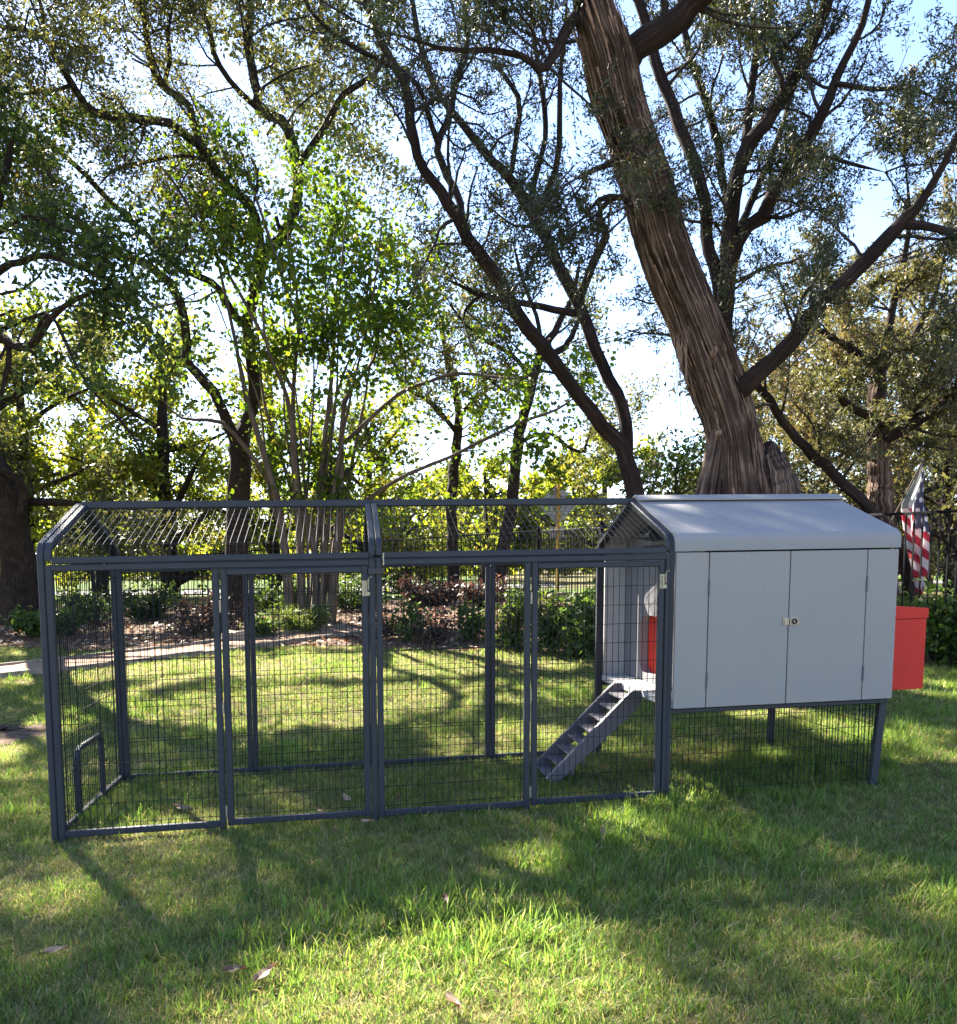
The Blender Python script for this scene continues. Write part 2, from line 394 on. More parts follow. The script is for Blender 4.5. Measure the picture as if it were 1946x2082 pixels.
for sec, (a, b_) in enumerate(((0.0, L1), (L1, LR))):
    mid = (a + b_) / 2
    pa, pb = a + T * .55, b_ - T * .55
    # front: post, head rail, mullion, bottom rail
    for x in (pa, pb): bar('post', (x, 0, -.03), (x, 0, HE - .004))
    bar('head_rail', (pa + T/2, 0, HE - .022), (pb - T/2, 0, HE - .022))
    bar('mullion', (mid, 0, -.02), (mid, 0, HE - .042))
    bar('bottom_rail', (pa + T/2, 0, .045), (mid - T/2, 0, .045))
    mb = MB(); mesh_panel(mb, pa + T/2, mid - T/2, .05, HE - .03, 'l', 0.0)
    tag(part(mb, 'wire_mesh', 'wire'), kind='stuff')
    # door
    d0, d1 = mid + T/2 + .009, pb - T/2 - .006; dz0, dz1 = .035, HE - .044
    mb = MB(); mb.beam((d0 + T/2, 0, dz0), (d0 + T/2, 0, dz1), T, T); mb.beam((d1 - T/2, 0, dz0), (d1 - T/2, 0, dz1), T, T)
    mb.beam((d0 + T, 0, dz1 - T/2), (d1 - T, 0, dz1 - T/2), T, T*.98); mb.beam((d0 + T, 0, dz0 + T/2), (d1 - T, 0, dz0 + T/2), T, T*.98)
    door = part(mb, 'door', 'frame')
    mb = MB(); mesh_panel(mb, d0 + T, d1 - T, dz0 + T/2, dz1 - T/2, 'l', 0.0); tag(part(mb, 'wire_mesh', 'wire', door), kind='stuff')
    for z in (1.30, .72, .12): hinge(door, (d0 - .005, -.016, z))
    mb = MB(); mb.cbox((d1 - T + .002, -.028, 1.335), (d1 - .004, -.0185, 1.425), .003)
    mb.wire([(d1 - .018, -.034, 1.34), (d1 - .018, -.034, 1.415)], .004, 8)
    mb.wire([(d1 + .002, -.03, 1.37), (d1 + .002, -.03, 1.435), (d1 + .008, -.03, 1.443), (d1 + .026, -.03, 1.443)], .0042, 6)
    mb.box((d1 - .008, -.026, 1.338), (d1 + .010, -.0185, 1.36)); part(mb, 'latch', 'zinc', door)
    # back
    for x in (pa, pb): bar('post', (x, W, -.03), (x, W, HE - .004))
    bar('head_rail', (pa + T/2, W, HE - .022), (pb - T/2, W, HE - .022))
    bar('mullion', (mid, W, -.02), (mid, W, HE - .042)); bar('mullion', (mid + T + .004, W, -.02), (mid + T + .004, W, HE - .042))
    bar('bottom_rail', (pa + T/2, W, .03), (pb - T/2, W, .03))
    mb = MB(); mesh_panel(mb, pa + T/2, mid - T/2, .04, HE - .03, 'l', W); mesh_panel(mb, mid + T*1.6, pb - T/2, .04, HE - .03, 'l', W)
    tag(part(mb, 'wire_mesh', 'wire'), kind='stuff')
    # roof
    for pr in (prof, prof_b):
        t_e = pr[0][0]
        bar('eave_rail', (pa + T/2 + .001, t_e, HE + .018), (pb - T/2 - .001, t_e, HE + .018))
        for x in (pa, pb):
            mb = MB(); mb.path([(x, p, z) for p, z in pr], T, T, (1, 0, 0)); part(mb, 'rafter', 'frame')
    bar('ridge_rail', (pa - T*.45, W/2, HR + .004), (pb + T*.45, W/2, HR + .004), w=.058, h=.044)
    mb = MB(); n_ = int((pb - pa - T) / .040)
    for i in range(n_ + 1):
        x = pa + T/2 + (pb - pa - T) * (i + .5) / (n_ + 1)
        mb.wire([(x, p, z) for p, z in prof], .0018); mb.wire([(x, p, z) for p, z in prof_b], .0018)
    ln = .0
    for k in range(7):
        f = .06 + .9 * k / 6.5
        q0 = np.array([0, HE + BEND]); q1 = np.array([W/2, HR]); q = q0 + (q1 - q0) * f
        for t_ in (q[0], W - q[0]): mb.wire([(pa + T/2, t_, q[1] - .004), (pb - T/2, t_, q[1] - .004)], .0017)
    tag(part(mb, 'roof_mesh', 'wire_skylit'), kind='stuff')
# corner bracket at the joint of the two sections
mb = MB(); mb.cbox((L1 - .042, -.030, HE - .09), (L1 + .046, -.019, HE - .055), .003); part(mb, 'joint_clamp', 'dark')
mb = MB(); mb.box((L1 + .042, -.024, HE - .04), (L1 + .050, -.019, HE + .03)); part(mb, 'joint_pin', 'zinc')
# end panel at the left
mb = MB(); mb.beam((-T*.5, 0, -.03), (-T*.5, 0, HE + .02)); part(mb, 'post', 'frame')
mb = MB(); mb.beam((-T*.5, W, -.03), (-T*.5, W, HE + .02)); part(mb, 'post', 'frame')
for pr in (prof, prof_b):
    mb = MB(); mb.path([(-T*.5, p, z) for p, z in pr], T, T, (1, 0, 0)); part(mb, 'rafter', 'frame')
bar('bottom_rail', (-T*.5, T/2, .035), (-T*.5, W - T/2, .035))
ta, tb, zh = .30 * W, .66 * W, .44
arch = [(-T*.5, ta, .05), (-T*.5, ta, zh - .09)] + [(-T*.5, ta + .09 * (1 - math.cos(a_)), zh - .09 + .09 * math.sin(a_)) for a_ in np.linspace(.3, math.pi/2, 5)] \
     + [(-T*.5, tb - .05 + .05 * math.sin(a_), zh - .05 + .05 * math.cos(a_)) for a_ in np.linspace(0, math.pi/2, 4)] + [(-T*.5, tb, .05)]
mb = MB(); mb.path(arch, .03, .03, (1, 0, 0)); pop = part(mb, 'pop_door_frame', 'frame')
mb = MB(); mb.wire([(-T*.5 - .02, ta - .015, zh - .12), (-T*.5 - .02, ta - .015, zh - .20)], .005, 6); mb.wire([(-T*.5 - .02, ta - .03, zh - .115), (-T*.5 - .02, ta + .01, zh - .115)], .006, 6)
part(mb, 'latch', 'zinc', pop)
mb = MB(); mesh_panel(mb, T/2, W - T/2, .05, gable_z, 't', -T*.5); tag(part(mb, 'wire_mesh', 'wire'), kind='stuff')

# ------------------------------------------------------------------ chicken coop
coop = tag(empty('chicken_coop', (*wxy(LR, 0), float(ground_z(*wxy(LR, 0)))), YAW), 'raised grey plastic chicken coop with double doors, pitched roof and red nest box', 'chicken coop')
ZC = coop.location.z
def cshear(v): return (v[0], v[1], v[2] + float(ground_z(*wxy(v[0] + LR, v[1]))) - ZC)
def cpart(mb, name, mat, parent=coop, smooth=False): return mb.build(name, M[mat], parent, cshear, smooth)
def cbar(name, p, q, mat='frame', parent=coop, w=T, h=T):
    mb = MB(); mb.beam(p, q, w, h); return cpart(mb, name, mat, parent)
CL0, CL1 = .030, LC                 # body from porch mouth to far end
PORCH = .20
def l_at(u, z=ZE - .05, t_=0.0):    # photo column -> distance along the coop front
    lo, hi = -.2, 2.
    for _ in range(50):
        mdl = (lo + hi) / 2; x, y = wxy(LR + mdl, t_); zz = z + float(ground_z(x, y)) - CAM_H
        if CX + F * x / (y * CP + zz * SP) < u: lo = mdl
        else: hi = mdl
    return lo
s1, s2, s3 = l_at(1438), l_at(1602), l_at(1758)
FT, PT = -.016, .020                # front face offset, board thickness
zt = ZE - .004
def board(name, a, b_, parent=coop):
    mb = MB(); mb.cbox((a + .0030, FT - PT, ZP), (b_ - .0030, FT, zt), .004); return cpart(mb, name, 'panel', parent)
board('side_panel', CL0 - .012, s1); dA = board('door', s1, s2); dB = board('door', s2, s3); board('side_panel', s3, CL1 + .012)
for d_, x in ((dA, s1), (dB, s3)):
    for z in (ZP + .74, ZP + .17):
        mb = MB(); mb.wire([(x, FT - PT - .003, z - .05), (x, FT - PT - .003, z + .05)], .0048, 8)
        mb.box((x - .006, FT - PT - .003, z - .045), (x + .006, FT - PT + .001, z + .045)); cpart(mb, 'hinge', 'ramp', d_)
zl = 1.112; yl = FT - PT
mb = MB(); mb.cbox((s2 - .040, yl - .006, zl - .024), (s2 + .002, yl + .001, zl + .024), .002); lat = cpart(mb, 'latch', 'zinc', dA)
mb = MB(); mb.cbox((s2 - .030, yl - .009, zl - .016), (s2 - .006, yl - .005, zl + .016), .001); cpart(mb, 'latch_plate', 'zinc', lat)
mb = MB(); pr_ = [(s2 + .006, zl - .023)] + [(s2 + .048 + .023 * math.cos(a_), zl + .023 * math.sin(a_)) for a_ in np.linspace(-math.pi/2, math.pi/2, 9)] + [(s2 + .006, zl + .023)]
mb.prism(pr_, yl - .008, yl + .001, lambda p, t_: (p[0], t_, p[1])); hs = cpart(mb, 'hasp', 'zinc', dB)
mb = MB(); mb.wire([(s2 + .036 + .014 * math.cos(a_), yl - .014, zl + .014 * math.sin(a_)) for a_ in np.linspace(0, 6.283, 13)], .005, 6); cpart(mb, 'ring', 'dark', hs)
# back wall, floor, far end wall
mb = MB(); mb.cbox((CL0, W + .002, ZP), (CL1, W + .022, ZE), .004); cpart(mb, 'back_wall', 'inner')
mb = MB(); mb.cbox((CL0 - .02, FT + .002, ZP - .002), (CL1, W, ZP + .045), .006); cpart(mb, 'floor', 'inner')
cp = [(p, z) for p, z in roof_profile(.0, ZE, HC - .03)]; cpb = [(p, z) for p, z in roof_profile(.0, ZE, HC - .03, -1)]
pent = [(0.002, ZP + .05)] + cp + cpb[::-1][1:] + [(W - .002, ZP + .05)]
mb = MB(); mb.prism(pent, CL1 - .022, CL1 - .002, lambda p, t_: (t_, p[0], p[1])); cpart(mb, 'end_wall', 'panel')
# near end wall with its opening
c0 = np.array([.585 * W, ZP + .045 + .27]); ha, hb = .245, .215
def sup(a_):
    ca, sa = math.cos(a_), math.sin(a_); k_ = (abs(ca / ha)**5 + abs(sa / hb)**5) ** (-1/5); return c0 + k_ * np.array([ca, sa])
outer = [np.array(p) for p in pent]
angs = sorted(set([round(a_, 4) for a_ in np.linspace(-math.pi, math.pi, 41)[:-1]] + [round(math.atan2(*(p - c0)[::-1]), 4) for p in outer]))
def hit(a_):
    d = np.array([math.cos(a_), math.sin(a_)]); best = 9
    for i in range(len(outer)):
        p, q = outer[i], outer[(i+1) % len(outer)]; e_ = q - p; den = d[0]*e_[1] - d[1]*e_[0]
        if abs(den) < 1e-9: continue
        w_ = p - c0; s_ = (w_[0]*e_[1] - w_[1]*e_[0]) / den; u_ = (w_[0]*d[1] - w_[1]*d[0]) / den
        if s_ > 0 and -1e-3 <= u_ <= 1.001: best = min(best, s_)
    return c0 + d * best
mb = MB(); V = []; k = len(angs); lx = PORCH
for a_ in angs:
    i_, o_ = sup(a_), hit(a_); V += [(lx, *i_), (lx, *o_), (lx + .02, *o_), (lx + .06, *i_)]
Fs = []
for i in range(k):
    j = (i + 1) % k; Fs += [(4*i, 4*i+1, 4*j+1, 4*j), (4*i+1, 4*i+2, 4*j+2, 4*j+1), (4*i, 4*j, 4*j+3, 4*i+3)]
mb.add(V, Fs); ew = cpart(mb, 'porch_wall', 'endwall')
mb = MB(); q_ = [sup(a_) for a_ in np.linspace(-math.pi, math.pi, 41)[:-1]]; q_ = [(c0 + (p - c0) * 1.03) for p in q_]
mb.prism([tuple(p) for p in q_], lx + .062, lx + .075, lambda p, t_: (t_, p[0], p[1])); cpart(mb, 'pop_door', 'red')
# hooded gable vent
vz, vt = HE + .17, .50 * W
mb = MB(); mb.prism([(lx - .001, vz + .07), (lx - .13, vz - .02), (lx - .13, vz - .045), (lx - .001, vz - .07)], vt - .13, vt + .13, lambda p, t_: (p[0], t_, p[1]))
vent = cpart(mb, 'vent_hood', 'dark')
mb = MB(); mb.box((lx - .012, vt - .20, HE + .02), (lx - .002, vt + .34, HE + .075)); cpart(mb, 'vent_slot', 'dark')
# roof shell: outer profile, lip, thickness
def shell(zt, o, th, z0):
    up = roof_profile(o, z0, zt, 1, 8); dn_ = roof_profile(o, z0, zt, -1, 8)[::-1][1:]
    out = up + dn_
    inn = [(p, z) for p, z in roof_profile(o - th, z0, zt - th * 1.1, 1, 8)] + [(p, z) for p, z in roof_profile(o - th, z0, zt - th * 1.1, -1, 8)][::-1][1:]
    return out, inn
so, si = shell(HC, .040, .026, ZE + .006)
mb = MB(); k = len(so); V = []; a, b_ = CL0 - .018, CL1 + .018
for x in (a, b_):
    V += [(x, p, z) for p, z in so] + [(x, p, z) for p, z in si]
Fs = []
for i in range(k - 1):
    Fs += [(i, i+1, 2*k+i+1, 2*k+i), (k+i+1, k+i, 3*k+i, 3*k+i+1), (i+1, i, k+i, k+i+1), (2*k+i, 2*k+i+1, 3*k+i+1, 3*k+i)]
Fs += [(0, 2*k, 3*k, k), (k-1, 2*k-1, 4*k-1, 3*k-1)]
mb.add(V, Fs); rf = cpart(mb, 'roof', 'roof')
for p_ in rf.data.polygons: p_.use_smooth = True
mod = rf.modifiers.new('edge', 'EDGE_SPLIT'); mod.split_angle = R(40)
sl = (HC - (HE + BEND)) / (W / 2)
for s_ in (-1, 1):
    mb = MB(); d = .085
    mb.add([(x, W/2 + s_ * q, HC + .014 - sl * q * .9 + h_) for x in (a - .006, b_ + .006) for q, h_ in ((0, 0), (d, 0), (d, .010), (0, .012))],
           [(0, 1, 5, 4), (1, 2, 6, 5), (2, 3, 7, 6), (3, 0, 4, 7), (3, 2, 1, 0), (4, 5, 6, 7)])
    cpart(mb, 'ridge_cap', 'roof')
# trim at the porch mouth, supports
for t_ in (0., W): cbar('post', (0., t_, -.03), (0., t_, HE + .02))
for pr in (prof, prof_b):
    mb = MB(); mb.path([(0., p, z) for p, z in pr], T, T, (1, 0, 0)); cpart(mb, 'rafter', 'frame')
for t_ in (FT, W):
    cbar('base_rail', (T/2, t_ + (.02 if t_ < .5 else -.02), ZP - .020), (CL1, t_ + (.02 if t_ < .5 else -.02), ZP - .020), w=.03, h=.03)
cbar('base_rail', (CL1 - .02, .03, ZP - .020), (CL1 - .02, W - .04, ZP - .020), w=.03, h=.03)
for t_, lean in ((.012, -.045), (W - .012, -.02)):
    mb = MB(); mb.beam((CL1 - .028 + lean, t_, -.03), (CL1 - .028, t_, ZP - .034), .05, .046); cpart(mb, 'leg', 'frame')
mb = MB()
mesh_panel(mb, T/2, CL1 - .05, .02, ZP - .03, 'l', .012); mesh_panel(mb, T/2, CL1 - .05, .02, ZP - .03, 'l', W - .012)
mesh_panel(mb, .03, W - .03, .02, ZP - .03, 't', CL1 - .036); tag(cpart(mb, 'skirt_mesh', 'wire'), kind='stuff')
# nest box on the far end
n0, n1, nz0, nz1 = .26, W - .26, .595, 1.165
xe = CL1 + .455
mb = MB(); mb.cbox((CL1 + .001, n0, nz0), (xe, n1, nz1 - .085), .005); nb = cpart(mb, 'nest_box', 'red')
mb = MB(); mb.add([(CL1 + .001, n0 - .006, nz1 - .081), (xe + .008, n0 - .006, nz1 - .081), (xe + .008, n1 + .006, nz1 - .081), (CL1 + .001, n1 + .006, nz1 - .081),
                   (CL1 + .001, n0 - .006, nz1 + .012), (xe + .008, n0 - .006, nz1 - .012), (xe + .008, n1 + .006, nz1 - .012), (CL1 + .001, n1 + .006, nz1 + .012)],
                  [(0,3,2,1),(4,5,6,7),(0,1,5,4),(1,2,6,5),(2,3,7,6),(3,0,4,7)]); cpart(mb, 'nest_lid', 'red', nb)
# ramp: two stringers and treads
def loc_of(u, v):
    p = on_ground(u, v); dx, dy = p[0] - wxy(LR, 0)[0], p[1] - wxy(LR, 0)[1]; return dx * ce + dy * se, -dx * se + dy * ce
ln_, tn = loc_of(1131, 1594); lf, tf = loc_of(1090, 1583)
lb = (ln_ + lf) / 2 ; tn = .52; tf = .92
top = (.0, ZP + .015); bot = (lb, .02)
dv = np.array([top[0] - bot[0], top[1] - bot[1]]); rl = np.linalg.norm(dv); dv /= rl; nv = np.array([-dv[1], dv[0]])
ramp_o = None
for t_ in (tn, tf):
    mb = MB(); prf = [bot - nv * .02, np.array(bot) + dv * .0 + nv * .055, np.array(bot) + dv * (rl - .08) + nv * .06, np.array(top) + np.array([-.05, .028]), np.array(top) + np.array([.02, .028]), np.array(top) + np.array([.02, -.02]), np.array(bot) + dv * (rl * .92) - nv * .06]
    prf = [tuple(p) for p in prf]
    mb.prism(prf, t_ - .017, t_ + .017, lambda p, q: (p[0], q, p[1])); o = cpart(mb, 'ramp', 'ramp', coop) if ramp_o is None else cpart(mb, 'stringer', 'ramp', ramp_o)
    if ramp_o is None: ramp_o = o
for k in range(8):
    f = (k + .35) / 8; c_ = np.array(bot) + dv * rl * f + nv * .0
    mb = MB(); mb.cbox((c_[0] - .045, tn + .019, c_[1] + .0), (c_[0] + .06, tf - .019, c_[1] + .016), .004)
    mb.box((c_[0] + .046, tn + .019, c_[1] - .055), (c_[0] + .06, tf - .019, c_[1] - .001)); cpart(mb, 'tread', 'ramp', ramp_o)
# ------------------------------------------------------------------ iron fence
def fence(label, a, b_, za, zb, pitch, posts, ph=.016):
    a = np.array(a); b_ = np.array(b_); d = b_ - a; L_ = np.linalg.norm(d); rz = math.atan2(d[1], d[0])
    root = tag(empty('iron_fence', (*a, float(ground_z(*a)))), label, 'fence', 'black iron picket fences round the yard'); o0 = np.array(root.location)
    bm_ = MB(); bm_.box((-ph/2, -ph/2, 0), (ph/2, ph/2, 1)); pm = py_mesh('picket', bm_.v, bm_.f); pm.materials.append(M['iron'])
    n_ = int(L_ / pitch)
    for i in range(n_ + 1):
        f = i / n_; p = a + d * f; g = float(ground_z(*p)) + .05; z1 = za + (zb - za) * f - .01
        o = link('picket', pm, None, root); o.location = (p[0] - o0[0], p[1] - o0[1], g - o0[2]); o.scale = (1, 1, z1 - g); o.rotation_euler = (0, 0, rz)
    for f_, in_ in ((0., 0), (1., 0)): pass
    for k_, (dz, th) in enumerate(((0., .036), (None, .03))):
        p0 = np.array([*a, za if dz is not None else float(ground_z(*a)) + .16]) - o0; p1 = np.array([*b_, zb if dz is not None else float(ground_z(*b_)) + .16]) - o0
        mb = MB(); mb.beam(p0, p1, .03, th); mb.build('rail', M['iron'], root)
    for f in posts:
        p = a + d * f; g = float(ground_z(*p)); z1 = za + (zb - za) * f + .10
        mb = MB(); mb.beam((p[0]-o0[0], p[1]-o0[1], g-.1-o0[2]), (p[0]-o0[0], p[1]-o0[1], z1-o0[2]), .07, .07, (0, 1, 0)); q = mb.build('post', M['iron'], root)
        mb = MB(); mb.add([(p[0]-o0[0]+x*.045, p[1]-o0[1]+y*.045, z1-o0[2]) for x, y in ((-1,-1),(1,-1),(1,1),(-1,1))] + [(p[0]-o0[0], p[1]-o0[1], z1-o0[2]+.05)], [(0,1,4),(1,2,4),(2,3,4),(3,0,4),(3,2,1,0)])
        mb.build('post_cap', M['iron'], q)
    return root
def at_px(u, v, d): p = P(u, v, d); return p[:2], p[2]
fA, zA = at_px(2010, 1036, 9.9); fB, zB = at_px(1095, 1080, 20.0); fC, zC = at_px(774, 1100, 22.0); fD, zD = at_px(-80, 1166, 24.5)
fence('black iron picket fence running from the right edge back behind the grey coop', fA, fB, zA, zB, .122, (.0, .25, .5, .75, 1.0))
fence('short length of black picket fence seen through the run beside the yellow post', fB + (fC - fB) * .02, fC, zB, zC, .13, (.5,))
fence('low black picket fence behind the shrubs and trunks at left', fC + (fD - fC) * .006, fD, zC, zD, .14, (.0, .33, .66, 1.0))

# ------------------------------------------------------------------ road sign seen from behind
sd = 23.5; sp = P(1134, 1025, sd); sg = float(ground_z(sp[0], sp[1]))
sign = tag(empty('road_sign', (sp[0], sp[1], sg)), 'diamond road sign seen from behind on a yellow post beyond the fence', 'road sign')
hz = sp[2] - sg; hd = 41 / F * sd
def rdiamond(r_, c_):
    out = []
    for k_ in range(4):
        a0 = k_ * math.pi / 2 + math.pi / 2; t_ = np.array([math.cos(a0), math.sin(a0)]); p1 = np.array([math.cos(a0 - math.pi/4), math.sin(a0 - math.pi/4)]); p2 = np.array([math.cos(a0 + math.pi/4), math.sin(a0 + math.pi/4)])
        out += [t_ * r_ - p2 * 0 + (np.array([math.cos(a0 + math.pi - .785 + .0), math.sin(a0 + math.pi - .785)])) * c_ , t_ * (r_ - c_ * .45), t_ * r_ + (np.array([math.cos(a0 + math.pi + .785), math.sin(a0 + math.pi + .785)])) * c_]
    cen = np.mean(out, 0); out.sort(key=lambda p: math.atan2(p[1], p[0])); return [tuple(p) for p in out]
mb = MB(); mb.prism(rdiamond(hd, .07), .0, .006, lambda p, t_: (p[0], t_, hz + p[1])); mb.build('sign_plate', M['sign'], sign)
mb = MB(); mb.cbox((-.20, .0, hz - hd - .36), (.20, .006, hz - hd - .06), .003); mb.build('lower_plate', M['sign'], sign)
mb = MB(); mb.beam((.02, -.045, -.2), (.02, -.045, hz + hd * .93), .085, .06, (0, 1, 0)); pst = mb.build('post', M['yellow'], sign)
for z in (hz + hd * .5, hz - hd * .5, hz - hd - .2):
    mb = MB(); mb.cbox((-.05, -.085, z - .03), (.09, -.001, z + .03), .004); mb.build('bracket', M['yellow'], pst)

# ------------------------------------------------------------------ flag
fd = 12.2
ftop = P(1875, 944, fd); fg = float(ground_z(ftop[0], ftop[1]))
flag = tag(empty('flag', (ftop[0], ftop[1], fg)), 'limp red, white and blue striped flag hanging behind the iron fence', 'flag')
NA, NB = 150, 84
cu = lambda a: np.interp(a, [0, .12, .3, .5, .75, 1], [1875, 1871, 1860, 1863, 1868, 1871]); hwid = lambda a: np.interp(a, [0, .10, .28, .34, .5, .72, .95, 1], [2, 10, 22, 25, 23, 19, 9, 5])
V = []; colr = []
for i in range(NA + 1):
    a = i / NA
    for j in range(NB + 1):
        b_ = j / NB * 2 - 1
        p = P(cu(a) + hwid(a) * b_, 944 + 268 * a + 5 * math.sin(b_ * 4 + 1) * a, fd)
        amp = .055 * min(1, a * 4 + .2); p[1] += amp * math.sin(b_ * 7.5 + a * 5) + amp * .7 * math.sin(b_ * 3.1 - a * 7)
        V.append(p - np.array(flag.location))
Q = []
for i in range(NA):
    for j in range(NB):
        Q.append((i*(NB+1)+j, i*(NB+1)+j+1, (i+1)*(NB+1)+j+1, (i+1)*(NB+1)+j)); a, b_ = (i+.5)/NA, (j+.5)/NB*2-1
        st = int(math.floor(a * 13.5 - b_ * 2.4 + 20)) % 2
        c_ = (.36, .030, .045) if st else (.62, .58, .56)
        if a < .48 + .05 * b_ and b_ > .05 - .25 * a:
            c_ = (.055, .06, .11)
            if ((a * 13) % 1 - .5) ** 2 + (((b_ * 3.2 + .5 * (int(a * 13) % 2)) % 1) - .5) ** 2 < .07: c_ = (.6, .58, .58)
        elif a < .34: c_ = (.60, .57, .55) if b_ > -.55 else (.20, .22, .21)
        colr.append(c_)
me = np_mesh('cloth', np.array(V), np.array(Q), smooth=True)
ca = me.attributes.new('cloth_colour', 'FLOAT_COLOR', 'FACE'); ca.data.foreach_set('color', np.array([(*c_, 1) for c_ in colr], np.float32).ravel())
m, n, l, b = new_mat('flag_cloth'); at = n.new('ShaderNodeAttribute'); at.attribute_name = 'cloth_colour'; l.new(at.outputs['Color'], b.inputs['Base Color']); b.inputs['Roughness'].default_value = .85
tr = n.new('ShaderNodeBsdfTranslucent'); l.new(at.outputs['Color'], tr.inputs['Color']); mx = n.new('ShaderNodeMixShader'); mx.inputs[0].default_value = .35
l.new(b.outputs[0], mx.inputs[1]); l.new(tr.outputs[0], mx.inputs[2]); l.new(mx.outputs[0], n['Material Output'].inputs['Surface'])
link('cloth', me, m, flag)
mb = MB(); q0 = P(1876, 938, fd) - np.array(flag.location); q1 = P(1800, 1084, fd + .15) - np.array(flag.location); q1g = np.array(q1)
q2 = np.array([q1[0] - .42, q1[1] + .05, -.02])
mb.wire([q0, q1], .014, 8); mb.wire([q1, q2], .014, 8); mb.build('pole', M['grey_bark'], flag)

# ------------------------------------------------------------------ overhead cables
for k_, (dv_, lab) in enumerate(((0, 'upper of two black overhead cables crossing behind the big leaning trunk'), (11, 'lower of two black overhead cables crossing behind the big leaning trunk'))):
    pts = [(640, 880, 30), (900, 795, 25), (1127, 718, 20.5), (1246, 684, 18), (1604, 586, 13.3), (1924, 491, 10.9), (2150, 420, 9.6)]
    w_ = resample(np.array([P(u, v + dv_ * (1 if u > 1300 else .8), d) for u, v, d in pts]), 40)
    o = tag(empty('overhead_cable', tuple(w_[0])), lab, 'cable', 'overhead cables')
    mb = MB(); mb.wire([p - w_[0] for p in w_], .011, 6); mb.build('cable', M['cable'], o)

# ------------------------------------------------------------------ stones by the path
def rock(name, u, v, sx, sy, sz, label, seed):
    p = on_ground(u, v); rr = np.random.default_rng(seed); bm = bmesh.new(); bmesh.ops.create_icosphere(bm, subdivisions=3, radius=1)
    ph = rr.uniform(0, 6, 6)
    for q in bm.verts:
        c_ = q.co.copy(); k_ = 1 + .16 * math.sin(c_.x*3+ph[0]) * math.sin(c_.y*4+ph[1]) + .10 * math.sin(c_.z*6+ph[2]+c_.x*5)
        q.co = Vector((max(-.8, min(.8, c_.x)) * sx * k_, max(-.8, min(.85, c_.y)) * sy * k_, max(-.7, min(.62, c_.z)) * sz * k_))
    me = bpy.data.meshes.new(name); bm.to_mesh(me); bm.free(); o = link(name, me, M['stone'], None, True); o.location = (p[0], p[1], p[2] + sz * .35)
    return tag(o, label, 'stone')
rock('garden_stone', 480, 1304, .30, .22, .17, 'pale flat stone beside the far edge of the path near the forked tree', 1)
rock('garden_stone', 150, 1280, .34, .2, .10, 'low pale stone in the bed near the stout trunk at left', 2)
rock('garden_stone', 1150, 1222, .5, .3, .2, 'pale stone block low behind the shrubs near the yellow post', 3)
# ------------------------------------------------------------------ trees
SN = np.array(SUN)
# where the photograph's lawn lies in sun: gaps in the canopy along the sun's direction (u, v, ru, rv, share of leaves removed)
LIT = [(700, 1985, 270, 85, 1), (950, 1890, 270, 80, 1), (1010, 1990, 270, 100, 1), (560, 2060, 240, 70, 1), (1040, 1745, 90, 40, 1), (1255, 1680, 80, 38, 1), (1300, 2040, 130, 45, .8),
       (300, 1668, 120, 36, 1), (1375, 1618, 40, 20, 1), (90, 1790, 75, 20, 1), (70, 1820, 50, 14, .8), (330, 1830, 90, 20, .7),
       (820, 1345, 560, 26, 1), (560, 1430, 380, 45, .88), (980, 1500, 160, 40, .85), (60, 1480, 90, 100, .95), (1050, 1400, 200, 25, .85), (250, 1350, 320, 30, 1),
       (1480, 1425, 160, 28, 1), (1640, 1480, 70, 34, .9), (1900, 1420, 90, 40, .8), (1850, 1560, 70, 30, .5), (700, 1290, 160, 30, .8), (1100, 1290, 160, 40, .7), (640, 1255, 120, 25, .7)]
LITW = []
for u, v, ru, rv, pr in LIT:
    c_ = on_ground(u, v); ex = on_ground(u + ru, v); n0_ = on_ground(u, v + rv); f0_ = on_ground(u, max(v - rv, 1200))
    LITW.append((c_[0], .5 * (n0_[1] + f0_[1]), abs(ex[0] - c_[0]), max(.12, .5 * abs(f0_[1] - n0_[1])), pr))
# sunlight on the coop: end wall strip, porch floor, a spot at the ridge
SPOTS = []
for l_, t_, z_, r_ in ((LR + PORCH, 1.12, .70, .09), (LR + PORCH, 1.13, .85, .09), (LR + PORCH, 1.14, 1.0, .085), (LR + PORCH, 1.15, 1.15, .085), (LR + PORCH, 1.16, 1.3, .08), (LR + PORCH, 1.17, 1.45, .08), (LR + PORCH, .72, .85, .16), (LR + .1, .75, .64, .25), (LR + .16, .7, HC, .10), (LR - .2, .3, .3, .22)):
    x_, y_ = wxy(l_, t_); SPOTS.append((x_, y_, z_ + float(ground_z(x_, y_)), r_))
SPOTS += [(*P(1785, 930, 13.0), .9), (*P(1640, 900, 12.2), .5), (*P(1480, 950, 9.6), .35), (*P(1180, 640, 11.5), .3), (*P(1250, 790, 11.5), .5), (*P(480, 1060, 17), .5)]
def keep_shade(C, r, hard=False):
    k = np.ones(len(C), bool)
    s = (C[:, 2] - ground_z(C[:, 0], C[:, 1])) / SN[2]
    gx_, gy_ = C[:, 0] - SN[0] * s, C[:, 1] - SN[1] * s
    wob = 1 + .22 * np.sin(gx_ * 5.1 + gy_ * 3.3) + .18 * np.sin(gx_ * 11.3 - gy_ * 7.7)
    for cx_, cy_, rx, ry, pr in LITW:
        ins = (((gx_ - cx_) / rx) ** 2 + ((gy_ - cy_) / ry) ** 2) < wob
        k &= ~(ins & ((r.random(len(C)) < pr) | (hard and pr > .7)))
    for x_, y_, z_, rr_ in SPOTS:
        d = C - np.array([x_, y_, z_]); a = d @ SN; q = d - a[:, None] * SN
        k &= ~((a > .6) & (np.linalg.norm(q, axis=1) < rr_))
    return k

